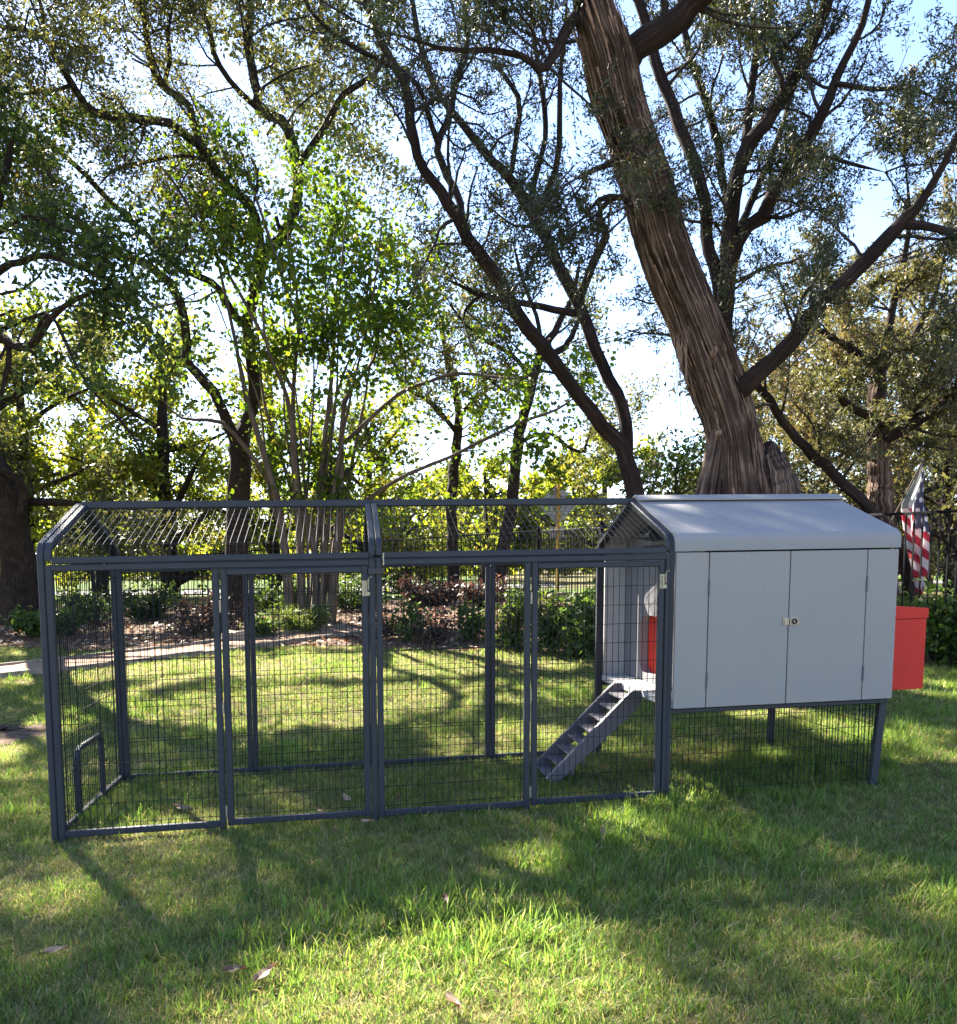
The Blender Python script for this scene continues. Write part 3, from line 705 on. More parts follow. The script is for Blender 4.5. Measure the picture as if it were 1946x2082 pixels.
def tube(pts, rad, sides, ridge=None, v0=0.0):
    pts = np.asarray(pts, float); n_ = len(pts); rad = np.asarray(rad, float)
    d = np.gradient(pts, axis=0); d /= np.linalg.norm(d, axis=1)[:, None] + 1e-9
    a = np.array([0, 0, 1.]) if abs(d[0, 2]) < .9 else np.array([1., 0, 0])
    u_ = np.cross(d[0], a); u_ /= np.linalg.norm(u_); U = np.empty_like(pts)
    for i in range(n_):
        u_ = u_ - d[i] * (u_ @ d[i]); u_ /= np.linalg.norm(u_) + 1e-9; U[i] = u_
    Wv = np.cross(d, U); th = np.arange(sides) * 2 * math.pi / sides
    s = np.concatenate([[0], np.cumsum(np.linalg.norm(np.diff(pts, axis=0), axis=1))]) + v0
    rr = rad[:, None] * np.ones(sides)
    if ridge is not None: rr = rr * ridge(th[None, :], s[:, None])
    V = pts[:, None] + rr[..., None] * (np.cos(th)[None, :, None] * U[:, None] + np.sin(th)[None, :, None] * Wv[:, None])
    i, j = np.meshgrid(np.arange(n_ - 1), np.arange(sides), indexing='ij'); j2 = (j + 1) % sides
    Q = np.stack([i*sides+j, i*sides+j2, (i+1)*sides+j2, (i+1)*sides+j], -1).reshape(-1, 4)
    rm = float(rad.max()); cu_ = rm * 6.283 / sides
    UV = np.stack([np.stack([j*cu_, s[i]], -1), np.stack([(j+1)*cu_, s[i]], -1), np.stack([(j+1)*cu_, s[i+1]], -1), np.stack([j*cu_, s[i+1]], -1)], -2).reshape(-1, 2)
    return V.reshape(-1, 3), Q, UV
class Acc:
    def __init__(s): s.V = []; s.Q = []; s.U = []; s.n = 0
    def add(s, t):
        V, Q, U = t; s.V.append(V); s.Q.append(Q + s.n); s.U.append(U); s.n += len(V)
    def build(s, name, mat, parent, org, smooth=True):
        if not s.V: return None
        return link(name, np_mesh(name, np.concatenate(s.V) - org, np.concatenate(s.Q), np.concatenate(s.U), smooth=smooth), mat, parent)

def leaf_quads(C, D, L_, W_, r, fold=.25, curl=.0):
    n_ = len(C); rnd = r.normal(size=(n_, 3)); S = np.cross(D, rnd); S /= np.linalg.norm(S, axis=1)[:, None] + 1e-9; N = np.cross(D, S)
    sz = r.uniform(.65, 1.3, n_)[:, None]; a = D * L_ * sz * .5; b_ = S * W_ * sz * .5; f = N * W_ * sz * fold
    V = np.stack([C - a, C + b_ + f - a * .15, C + a, C - b_ + f - a * .15], 1).reshape(-1, 3)
    return V, np.arange(n_ * 4).reshape(-1, 4)
def unit(v): return v / (np.linalg.norm(v, axis=-1, keepdims=True) + 1e-9)

class Tree:
    def __init__(s, name, label, base, seed, limb_mat='oak_bark', group=None, cat='tree'):
        s.base = np.array(base, float); s.r = np.random.default_rng(seed)
        s.root = tag(empty(name, tuple(base)), label, cat, group); s.lm = limb_mat
        s.ksub, s.klv, s.tips = 1.6, 2.7, True
        s.twigs = Acc(); s.C = []; s.D = []; s.nl = 0
    def limb(s, pts, name='limb', sides=10, ridge=None, mat=None, step=.22, wob=.012, world=False):
        """pts: (photo u, photo v, half width px, depth)"""
        if world: w = np.array([p[:3] for p in pts]); rad = np.array([p[3] for p in pts])
        else:
            w = np.array([P(u, v, d) for u, v, h_, d in pts]); rad = np.array([h_ * .86 * d / F for u, v, h_, d in pts])
        L_ = np.linalg.norm(np.diff(w, axis=0), axis=1).sum(); n_ = max(len(pts) * 2, int(L_ / step))
        q = resample(np.column_stack([w, rad]), n_); w, rad = q[:, :3], np.maximum(q[:, 3], .004)
        if not world and rad[-1] < .05: rad[-1] *= .25; rad[-2] *= .6
        w[1:] += s.r.normal(0, wob, (n_ - 1, 3)) * np.minimum(1, rad[1:, None] * 12)
        rg = ridge
        if rg is None:
            p1, p2, p3 = s.r.uniform(0, 6, 3); rg = lambda th, z: 1 + .07 * np.sin(3*th + 2.1*z + p1) + .05 * np.sin(5*th - 3.7*z + p2) + .05 * np.sin(th + 5*z + p3)
        a = Acc(); a.add(tube(w, rad, sides, rg)); a.build(name, M[mat or s.lm], s.root, s.base)
        return w, rad
    def twig(s, p, d, L_, r0, nseg, up=.05, jit=.22, sides=3):
        pts = [p]; d = unit(np.array(d, float))
        for k in range(nseg):
            d = unit(d + s.r.normal(0, jit, 3) + np.array([0, 0, up])); pts.append(pts[-1] + d * L_ / nseg)
        pts = np.array(pts); s.twigs.add(tube(pts, np.linspace(r0, max(.0022, r0 * .35), nseg + 1), sides)); return pts
    def sprout(s, w, rad, rate, Lr, f0=.0, f1=1., up=.12, along=.5, sub=5., subL=(.25, .6), leaves=6, spread=.06, rk=.4, leaf_from=.2, side=None, lf=1.0, rmax=.06):
        """second- and third-order branches from a limb, leaves along the third order"""
        L_ = np.linalg.norm(np.diff(w, axis=0), axis=1); cum = np.concatenate([[0], np.cumsum(L_)]); tot = cum[-1]
        for _ in range(s.r.poisson(rate * tot * (f1 - f0))):
            f = s.r.uniform(f0, f1) * tot; i = min(np.searchsorted(cum, f), len(w) - 1); i = max(i, 1)
            p = w[i-1] + (w[i] - w[i-1]) * s.r.random(); ld = unit(w[i] - w[i-1])
            d = unit(s.r.normal(size=3)); d = unit(d - ld * (d @ ld)) + ld * along + np.array([0, 0, up])
            if side is not None: d = d + np.array(side)
            bl = s.r.uniform(*Lr); br = min(rad[i] * rk, rmax, .012 + .012 * bl)
            b_ = s.twig(p, d, bl, br, 6, up * .5, .2, 4)
            s.leaf_branch(b_, sub, subL, leaves, spread, br, up, leaf_from, lf)
        if f1 >= 1. and rate >= 1 and s.tips:
            for _ in range(2):
                ld = unit(w[-1] - w[-3]); b_ = s.twig(w[-1 - int(s.r.integers(0, 3))], ld * 1.1 + s.r.normal(0, .45, 3), s.r.uniform(*Lr) * .8, min(.012, rad[-4] * .7), 6, up * .5, .2, 4); s.leaf_branch(b_, sub, subL, leaves, spread, .01, up, 0., lf)
    def leaf_branch(s, b_, sub, subL, leaves, spread, br=.01, up=.05, leaf_from=.2, lf=1.0):
        sub *= s.ksub; leaves *= s.klv
        bl = np.linalg.norm(np.diff(b_, axis=0), axis=1).sum()
        for _ in range(max(1, s.r.poisson(sub * bl))):
            g = s.r.uniform(leaf_from, 1) * (len(b_) - 1); k = min(int(g), len(b_) - 2); q = b_[k] + (b_[k+1] - b_[k]) * (g - k); bd = unit(b_[k+1] - b_[k])
            d2 = unit(s.r.normal(size=3)) * .9 + bd * .7 + np.array([0, 0, up * .6])
            t_ = s.twig(q, d2, s.r.uniform(*subL), min(br * .5, .006), 3, 0, .25)
            nl_ = s.r.poisson(leaves * lf)
            if nl_:
                g2 = s.r.uniform(.25, 1.05, nl_) * 3; kk = np.minimum(g2.astype(int), 2); c_ = t_[kk] + (t_[kk+1] - t_[kk]) * (g2 - kk)[:, None]
                s.C.append(c_ + s.r.normal(0, spread, (nl_, 3))); s.D.append(unit(unit(t_[kk+1] - t_[kk]) * .6 + s.r.normal(size=(nl_, 3)) * .8))
    def cloud(s, centres, radii, per, spread=.12, sub=2, subL=(.2, .5)):
        """extra leaf clumps: short twigs radiating from given centres"""
        for c_, r_ in zip(centres, radii):
            for _ in range(s.r.poisson(per)):
                d = unit(s.r.normal(size=3)); p = c_ + d * r_ * s.r.random() ** .5
                t_ = s.twig(p - d * .2, d + s.r.normal(0, .5, 3), s.r.uniform(*subL), .006, 3, 0, .25); nl_ = s.r.poisson(sub * 6)
                if nl_:
                    g2 = s.r.uniform(0, 1.05, nl_) * 3; kk = np.minimum(g2.astype(int), 2); q = t_[kk] + (t_[kk+1] - t_[kk]) * (g2 - kk)[:, None]
                    s.C.append(q + s.r.normal(0, spread, (nl_, 3))); s.D.append(unit(s.r.normal(size=(nl_, 3))))
    def finish(s, mat, L_, W_, shade=True, fold=.25, tint=(0., 1.), droop=.0, twig_mat='twig'):
        if shade and s.twigs.V:
            V_ = np.concatenate(s.twigs.V); Q_ = np.concatenate(s.twigs.Q); U_ = np.concatenate(s.twigs.U).reshape(-1, 4, 2)
            k = keep_shade(V_[Q_].mean(1), s.r, True); Q_, U_ = Q_[k], U_[k]; used, inv = np.unique(Q_, return_inverse=True)
            s.twigs.V, s.twigs.Q, s.twigs.U = [V_[used]], [inv.reshape(-1, 4)], [U_.reshape(-1, 2)]
        o = s.twigs.build('branches', M[twig_mat], s.root, s.base)
        if o: tag(o, kind='stuff')
        if not s.C: return
        C = np.concatenate(s.C); D = np.concatenate(s.D)
        if shade: k = keep_shade(C, s.r); C, D = C[k], D[k]
        D = unit(D - np.array([0, 0, droop]))
        V, Q = leaf_quads(C, D, L_, W_, s.r, fold)
        # colour: slow variation through the crown plus leaf-to-leaf scatter
        cl = .5 + .28 * np.sin(C[:, 0] * 1.7 + C[:, 2] * 1.1) * np.sin(C[:, 1] * 1.3 + C[:, 2] * 2.1) + s.r.normal(0, .2, len(C))
        tn_ = tint[0] + (tint[1] - tint[0]) * np.clip(cl, 0, 1); s.nl = len(C)
        s.Ck, s.area = C, L_ * W_ * .25
        tag(link('crown', np_mesh('crown', V - s.base, Q, tint=tn_), M[mat], s.root), kind='stuff')

def gpt(u, v): p = on_ground(u, v); return p
def base_of(w): b_ = w[0].copy(); b_[2] = float(ground_z(b_[0], b_[1])); return b_

TREES = []
def _grow(u, d):
    lo, hi = 1150., 2300.
    for _ in range(50):
        m_ = (lo + hi) / 2; p = P(u, m_, d)
        if p[2] > ground_z(p[0], p[1]): lo = m_
        else: hi = m_
    return lo

# --- big leaning cedar with shaggy bark
b0 = P(1530, _grow(1530, 9.7), 9.7)
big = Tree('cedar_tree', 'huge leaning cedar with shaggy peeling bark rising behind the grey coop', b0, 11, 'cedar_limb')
p_ = big.r.uniform(0, 6, 8); big.ksub, big.klv = 2.2, 2.0
def shag(th, z):
    a = th + .55 * z
    return 1 + .17 * np.abs(np.sin(5*a + p_[0] + .6*np.sin(1.3*z))) + .12 * np.abs(np.sin(9*a + 1.1*z + p_[1])) - .16 * np.maximum(0, np.sin(2*a + p_[2] + .5*np.sin(1.7*z))) ** 3 + .09 * np.abs(np.sin(15*a + 1.3*np.sin(2.1*z) + p_[3])) + .03 * np.sin(31*a - 2.1*z + p_[4]) + .025 * np.sin(2.3*z + 2*th + p_[5])
g0 = _grow(1530, 9.7)
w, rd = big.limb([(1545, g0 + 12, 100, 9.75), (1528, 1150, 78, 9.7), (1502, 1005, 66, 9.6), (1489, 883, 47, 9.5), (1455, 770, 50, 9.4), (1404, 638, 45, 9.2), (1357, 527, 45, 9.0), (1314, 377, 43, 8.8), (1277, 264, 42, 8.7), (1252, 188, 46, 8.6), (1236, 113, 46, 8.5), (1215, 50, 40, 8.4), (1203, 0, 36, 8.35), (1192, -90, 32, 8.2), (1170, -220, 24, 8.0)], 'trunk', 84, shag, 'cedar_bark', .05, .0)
trunk_w, trunk_r = w, rd
big.sprout(w, rd, 2.0, (.8, 2.0), .80, 1.0, .05, .3, 8., (.2, .45), 11, .05, .12)
# buttress and burl at the foot
big.limb([(1420, g0 + 6, 40, 9.45), (1432, 1100, 34, 9.42), (1446, 1000, 27, 9.42), (1462, 900, 20, 9.42), (1470, 830, 10, 9.42)], 'buttress', 40, shag, 'cedar_bark', .05, .0)
big.limb([(1628, g0 + 4, 60, 9.6), (1606, 1100, 48, 9.55), (1588, 1010, 38, 9.5), (1572, 950, 28, 9.5), (1562, 915, 17, 9.5), (1556, 898, 5, 9.5)], 'burl', 40, shag, 'cedar_bark', .05, .006)
def cedar_sprout(T, w, rd, rate=3.2, f0=.15, Lr=(.6, 1.7), lv=11, **k): T.sprout(w, rd, rate * 1.15, Lr, f0, 1.0, k.pop('up', .1), .45, k.pop('sub', 8.), (.2, .5), lv * 1.9, .038, **k)
for L_ in ([(1275, 130, 26, 8.55), (1300, 95, 28, 8.5), (1345, 58, 27, 8.4), (1400, 22, 24, 8.3), (1450, -30, 20, 8.1), (1520, -120, 14, 7.8), (1600, -200, 8, 7.6)],
           [(1220, 45, 14, 8.4), (1165, 42, 13, 8.3), (1142, 85, 12, 8.2), (1102, 142, 9, 8.0), (1070, 118, 7, 7.9), (1007, 102, 6, 7.7), (901, 100, 5, 7.4), (820, 70, 3, 7.2)],
           [(1495, 800, 26, 9.4), (1525, 775, 22, 9.2), (1585, 721, 19, 9.0), (1660, 631, 17, 8.8), (1736, 552, 16, 8.6), (1834, 452, 15, 8.4), (1880, 395, 9, 8.3), (1946, 280, 7, 8.1), (1990, 160, 4, 8.0)],
           [(1836, 455, 11, 8.4), (1890, 460, 9, 8.3), (1960, 480, 7, 8.1), (2040, 470, 4, 8.0)],
           [(1322, 505, 7, 9.0), (1280, 410, 6, 8.7), (1225, 405, 6, 8.6), (1190, 440, 4, 8.5)],
           [(1260, 330, 7, 8.7), (1205, 345, 6, 8.5), (1150, 375, 4, 8.3)]):
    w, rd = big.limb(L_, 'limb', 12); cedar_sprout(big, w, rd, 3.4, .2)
# hanging strips of bark on the trunk
st = MB()
for k in range(420):
    i = int(big.r.integers(8, int(len(trunk_w) * .80))); a = big.r.uniform(0, 6.283); d = unit(trunk_w[min(i+2, len(trunk_w)-1)] - trunk_w[i-2]); s_ = unit(np.cross(d, [0, 1, 0])); f_ = np.cross(s_, d)
    o = s_ * math.cos(a) + f_ * math.sin(a); r_ = trunk_r[i]; tan = np.cross(d, o); L_ = big.r.uniform(.15, .7); wd = big.r.uniform(.004, .013); off = big.r.uniform(1.08, 1.26); bend = big.r.uniform(.0, .09) if k % 6 == 0 else big.r.uniform(0, .01)
    pts = []
    for q in range(5):
        f = q / 4; c_ = trunk_w[i] - d * (f - .5) * L_ + o * (r_ * off + bend * f * f) + tan * .008 * f * big.r.normal()
        ww = wd * (1 - .6 * f); pts += [c_ - tan * ww + o * .004, c_ + tan * ww, c_ + o * .006]
    st.add(pts, [(3*q+j_, 3*q+(j_+1) % 3, 3*q+3+(j_+1) % 3, 3*q+3+j_) for q in range(4) for j_ in range(3)])
for k in range(26):      # loose fibres hanging under the left side
    c_ = P(1383 + big.r.normal(0, 7), 690 + big.r.normal(0, 14), 9.05); L_ = big.r.uniform(.15, .85)
    st.wire([c_ - big.base * 0, c_ + np.array([.01 * big.r.normal(), 0, -L_ * .5]), c_ + np.array([.03 * big.r.normal(), 0, -L_])], .0025, 3)
st.v = [tuple(np.array(q) - big.base) for q in st.v]; tag(st.build('bark_strips', M['strip'], big.root), kind='stuff')
for (u, v, r_) in ((1336, 388, .060), (1450, 715, .055), (1462, 880, .03)):
    i = int(np.argmin(np.linalg.norm(trunk_w - P(u - 14, v, 9.1), axis=1))); c_ = P(u, v, trunk_w[i][1] - trunk_r[i] * .93)
    mb = MB(); k = 14; V = []
    for (rr_, dy) in ((1.25, .10), (1.15, -.01), (.95, -.035), (.7, -.045), (.35, -.040), (.01, -.038)):
        V += [c_ - big.base + np.array([math.cos(t_) * r_ * rr_ * (.75 + .1 * math.sin(3*t_)), dy, math.sin(t_) * r_ * rr_]) for t_ in np.linspace(0, 6.283, k, endpoint=False)]
    mb.add(V, [(q*k+j, q*k+(j+1) % k, (q+1)*k+(j+1) % k, (q+1)*k+j) for q in range(5) for j in range(k)]); mb.build('knot', M['strip'], big.root, None, True)
big.finish('cedarleaf', .055, .016); TREES.append(big)

# --- cedar with a fan of straight stems behind the big trunk
g_ = _grow(1490, 11.2)
fan = Tree('cedar_tree', 'cedar with a fan of straight dark stems just behind the big leaning trunk', P(1490, g_, 11.2), 12, 'cedar_limb'); fan.ksub, fan.klv = 2.3, 1.85
for k, L_ in enumerate(([(1490, g_ + 6, 30, 11.2), (1480, 1000, 26, 11.1), (1472, 695, 20, 11.0), (1476, 612, 19, 10.9), (1482, 490, 17, 10.8), (1491, 396, 17, 10.7), (1510, 320, 17, 10.6), (1540, 271, 16, 10.5), (1585, 211, 15, 10.4), (1623, 143, 14, 10.3), (1660, 57, 13, 10.2), (1685, -10, 12, 10.1), (1710, -120, 8, 10.0)],
    [(1472, 640, 15, 11.0), (1457, 565, 15, 11.0), (1442, 490, 14, 11.1), (1434, 414, 14, 11.2), (1412, 339, 14, 11.2), (1370, 226, 13, 11.3), (1333, 124, 12, 11.3), (1314, 57, 11, 11.4), (1290, -30, 10, 11.4), (1260, -140, 6, 11.4)],
    [(1514, 300, 9, 10.6), (1517, 271, 9, 10.6), (1525, 188, 9, 10.7), (1544, 87, 8, 10.7), (1562, 0, 8, 10.8), (1575, -110, 5, 10.8)],
    [(1482, 560, 15, 10.9), (1502, 490, 15, 10.8), (1555, 426, 15, 10.6), (1600, 350, 14, 10.4), (1642, 283, 13, 10.2), (1679, 219, 12, 10.0), (1709, 143, 9, 9.9), (1751, 57, 8, 9.7), (1775, -40, 6, 9.6), (1800, -140, 4, 9.5)],
    [(1484, 440, 10, 11.0), (1472, 377, 9, 11.3), (1457, 283, 9, 11.6), (1434, 207, 9, 11.8), (1404, 113, 8, 12.0), (1389, 49, 7, 12.1), (1378, -30, 6, 12.2), (1370, -130, 4, 12.3)],
    [(1500, 470, 8, 11.0), (1525, 414, 8, 11.3), (1559, 339, 7, 11.6), (1596, 245, 6, 11.9), (1610, 150, 4, 12.1)],
    [(1620, 320, 6, 10.2), (1680, 320, 5, 10.0), (1740, 335, 4, 9.8), (1800, 350, 3, 9.6)],
    [(1700, 170, 6, 9.9), (1770, 182, 5, 9.7), (1850, 178, 4, 9.5), (1930, 215, 3, 9.3)],
    [(1548, 440, 5, 10.6), (1600, 440, 4, 10.4), (1650, 415, 3, 10.2)])):
    w, rd = fan.limb(L_, 'trunk' if k == 0 else 'limb', 12); cedar_sprout(fan, w, rd, 3.6, .40 if k == 0 else .22, (.5, 1.5), 11)
fan.finish('cedarleaf', .058, .016); TREES.append(fan)

# --- forked cedar left of the coop roof
g_ = _grow(1312, 11.6)
vee = Tree('cedar_tree', 'v-forked dark cedar leaning left from behind the coop ridge end', P(1312, g_, 11.6), 13, 'cedar_limb'); vee.ksub, vee.klv = 2.4, 1.2
for k, L_ in enumerate(([(1315, g_ + 6, 27, 11.6), (1302, 1100, 24, 11.6), (1288, 990, 21, 11.5), (1263, 914, 19, 11.5), (1222, 862, 16, 11.4), (1165, 790, 16, 11.2), (1109, 711, 16, 11.0), (1052, 639, 16, 10.8), (1007, 564, 16, 10.6), (960, 497, 15, 10.4), (932, 445, 14, 10.3), (894, 388, 12, 10.2), (860, 339, 11, 10.1), (837, 264, 11, 10.0), (822, 170, 10, 9.9), (792, 117, 9, 9.8), (758, 38, 8, 9.7), (735, -30, 6, 9.6), (710, -120, 4, 9.5)],
    [(1272, 950, 15, 11.6), (1278, 877, 15, 11.7), (1263, 824, 14, 11.7), (1233, 760, 14, 11.8), (1203, 688, 14, 11.8), (1178, 620, 14, 11.9), (1146, 558, 13, 11.9), (1120, 501, 13, 12.0), (1078, 426, 13, 12.0), (1037, 365, 11, 12.0), (996, 320, 10, 12.0), (924, 234, 8, 11.9), (886, 177, 7, 11.8), (864, 124, 7, 11.8), (841, 19, 6, 11.7), (825, -80, 4, 11.6)],
    [(938, 452, 9, 10.3), (935, 407, 9, 10.4), (905, 350, 8, 10.5), (890, 294, 8, 10.5), (913, 234, 8, 10.6), (928, 158, 7, 10.7), (950, 98, 6, 10.8), (945, 0, 5, 10.9), (940, -90, 3, 11)],
    [(890, 290, 7, 10.5), (871, 234, 6, 10.4), (856, 188, 6, 10.3), (826, 150, 5, 10.2), (770, 124, 5, 10.0), (694, 79, 5, 9.8), (638, 30, 4, 9.6), (600, -40, 3, 9.5)],
    [(1176, 615, 10, 11.9), (1210, 527, 9, 11.7), (1233, 475, 9, 11.6), (1218, 448, 8, 11.5), (1226, 420, 6, 11.4), (1260, 400, 5, 11.3), (1330, 390, 3, 11.1)],
    [(1172, 637, 9, 11.9), (1120, 628, 8, 11.7), (1052, 614, 7, 11.4), (977, 599, 6, 11.1), (894, 561, 4, 10.8)], [(980, 600, 4, 11.1), (950, 625, 4, 11.0), (938, 660, 3, 10.9)],
    [(1078, 412, 7, 12.0), (1101, 313, 6, 12.0), (1109, 245, 6, 12.1), (1097, 151, 6, 12.1), (1086, 94, 5, 12.2), (1078, 0, 4, 12.2), (1070, -80, 3, 12.2)],
    [(1040, 350, 6, 12.0), (1056, 211, 6, 12.2), (1030, 160, 5, 12.3), (1003, 117, 4, 12.4), (985, 20, 3, 12.5)],
    [(1092, 440, 7, 12.0), (1131, 339, 7, 11.8), (1139, 226, 6, 11.6), (1139, 150, 5, 11.5), (1150, 60, 4, 11.4), (1155, -60, 3, 11.3)])):
    w, rd = vee.limb(L_, 'trunk' if k == 0 else 'limb', 12); cedar_sprout(vee, w, rd, 2.3, .45 if k < 2 else .2, (.5, 1.4), 7, sub=6.)
vee.finish('cedarleaf', .06, .017); TREES.append(vee)

# --- red-barked cedar behind the fence at right
g_ = _grow(1792, 13.2)
red = Tree('cedar_tree', 'upright red-barked cedar with low crooked arms behind the fence at right', P(1792, g_, 13.2), 14, 'cedar_limb')
q_ = red.r.uniform(0, 6, 4)
rid = lambda th, z: 1 + .12 * np.abs(np.sin(3*th + .4*z + q_[0])) + .06 * np.abs(np.sin(7*th - .7*z + q_[1])) + .03 * np.sin(17*th + 3*z)
w, rd = red.limb([(1794, g_ + 5, 34, 13.2), (1790, 1040, 26, 13.2), (1789, 978, 23, 13.2), (1786, 883, 21, 13.2), (1784, 789, 17, 13.2), (1789, 736, 15, 13.2)], 'trunk', 44, rid, 'cedar_bark', .07)
for L_ in ([(1790, 745, 11, 13.2), (1807, 676, 9, 13.1), (1822, 593, 8, 13.0), (1834, 544, 7, 13.0), (1850, 440, 5, 12.9), (1840, 330, 4, 12.8)], [(1794, 742, 9, 13.2), (1834, 721, 8, 13.3), (1871, 657, 7, 13.5), (1900, 610, 5, 13.6), (1925, 500, 4, 13.7)],
           [(1786, 745, 9, 13.2), (1770, 738, 9, 13.1), (1728, 706, 8, 13.0), (1672, 676, 7, 12.8), (1660, 650, 5, 12.7), (1668, 600, 3, 12.6)], [(1783, 850, 11, 13.2), (1770, 846, 10, 13.1), (1728, 827, 9, 12.9), (1694, 789, 8, 12.8), (1717, 759, 5, 12.7), (1730, 700, 3, 12.7)],
           [(1792, 900, 15, 13.2), (1804, 891, 14, 13.1), (1864, 857, 13, 12.9), (1946, 804, 12, 12.6), (2050, 740, 8, 12.2)], [(1790, 860, 9, 13.1), (1825, 852, 9, 12.9), (1862, 830, 6, 12.7), (1900, 790, 3, 12.5)],
           [(1780, 935, 4, 13.1), (1700, 915, 4, 12.9), (1640, 890, 3, 12.8)]):
    w2, r2 = red.limb(L_, 'limb', 12); cedar_sprout(red, w2, r2, 3.6, .15, (.5, 1.6), 10)
red.finish('drycedar', .085, .024); TREES.append(red)

# --- bare leaning stem
g_ = _grow(1880, 12.6)
lean = Tree('cedar_tree', 'slanting bare cedar stem leaning left between the coop roof and red cedar', P(1880, g_, 12.6), 15, 'cedar_limb')
w, rd = lean.limb([(1880, g_ + 4, 18, 12.6), (1830, 1110, 15, 12.5), (1766, 1038, 13, 12.4), (1698, 966, 12, 12.2), (1642, 913, 11, 12.1), (1600, 868, 10, 12.0), (1566, 815, 9, 11.9), (1536, 782, 8, 11.9), (1515, 740, 5, 11.8), (1530, 690, 3, 11.8)], 'trunk', 14)
cedar_sprout(lean, w, rd, 2.2, .35, (.4, 1.2), 6); lean.finish('drycedar', .085, .022); TREES.append(lean)

# --- forked oak at left
g_ = _grow(478, 17.0)
oak = Tree('oak_tree', 'forked red-brown oak trunk rising behind the left half of the run', P(478, g_, 17.0), 16); oak.ksub, oak.klv = 2.1, 1.45
w, rd = oak.limb([(478, g_ + 6, 38, 17), (478, 1200, 28, 17), (482, 1065, 25, 17), (490, 952, 24, 17), (487, 899, 22, 17), (500, 860, 15, 17), (514, 820, 14, 17), (516, 764, 14, 17), (503, 680, 13, 16.9), (508, 630, 13, 16.9), (524, 570, 14, 16.8), (540, 512, 14, 16.7), (575, 480, 12, 16.6), (603, 420, 12, 16.5), (603, 339, 12, 16.4), (580, 250, 11, 16.2), (527, 222, 11, 16.0), (520, 170, 10, 15.9), (505, 94, 9, 15.7), (509, 20, 8, 15.5), (512, -60, 6, 15.3)], 'trunk', 20)
ol = [(w, rd, .55)]
for L_ in ([(484, 915, 14, 17), (463, 858, 12, 16.8), (445, 813, 12, 16.6), (407, 764, 11, 16.4), (379, 730, 10, 16.2), (380, 681, 10, 16.0), (362, 613, 10, 15.7), (339, 568, 10, 15.4), (283, 530, 9, 15.0), (203, 508, 8, 14.5), (168, 455, 6, 14.2), (100, 420, 4, 14)],
           [(534, 530, 11, 16.7), (520, 440, 10, 16.3), (490, 400, 10, 16.0), (452, 369, 10, 15.7), (418, 309, 10, 15.4), (377, 275, 9, 15.1), (332, 245, 9, 14.8), (234, 237, 9, 14.3), (181, 219, 8, 14.0), (147, 170, 8, 13.7), (117, 121, 7, 13.4), (90, 72, 7, 13.1), (23, 58, 5, 12.7), (-40, 50, 3, 12.5)],
           [(418, 318, 8, 15.4), (400, 270, 8, 15.3), (381, 211, 8, 15.2), (332, 177, 8, 15.0), (309, 132, 7, 14.8), (298, 57, 7, 14.6), (283, -10, 6, 14.4), (270, -90, 4, 14.2)],
           [(505, 660, 10, 16.9), (478, 643, 9, 16.8), (445, 587, 8, 16.5), (403, 560, 8, 16.2), (362, 546, 7, 16.0), (313, 490, 6, 15.7), (264, 445, 6, 15.4), (207, 392, 6, 15.0), (158, 339, 6, 14.7), (94, 286, 5, 14.3), (0, 211, 4, 13.8), (-60, 170, 3, 13.5)],
           [(400, 556, 5, 16.2), (373, 471, 4, 16.0), (365, 433, 4, 15.9), (345, 405, 3, 15.8)], [(420, 326, 5, 15.4), (362, 317, 4, 15.2), (271, 335, 4, 14.9), (226, 350, 4, 14.7), (195, 385, 3, 14.6)],
           [(527, 222, 7, 16.0), (480, 180, 6, 15.8), (440, 120, 6, 15.5), (425, 60, 5, 15.3), (400, -20, 4, 15)], [(603, 339, 8, 16.4), (660, 260, 8, 16.2), (700, 190, 7, 16.0), (760, 150, 6, 15.8), (800, 60, 4, 15.5)],
           [(90, 72, 5, 13.1), (85, 20, 4, 12.9), (60, -60, 3, 12.7)], [(332, 177, 5, 15), (345, 120, 5, 14.8), (342, 60, 4, 14.6), (360, -20, 3, 14.4)], [(150, 172, 4, 13.7), (110, 185, 4, 13.5), (50, 190, 3, 13.2), (0, 215, 2, 13)]):
    w, rd = oak.limb(L_, 'limb', 12); ol.append((w, rd, .15))
for w, rd, f0 in ol: oak.sprout(w, rd, 4.4, (.7, 2.8), f0, 1.0, .1, .4, 7., (.3, .8), 14, .06)
oak.finish('oakleaf', .065, .030, tint=(0., .96)); TREES.append(oak)

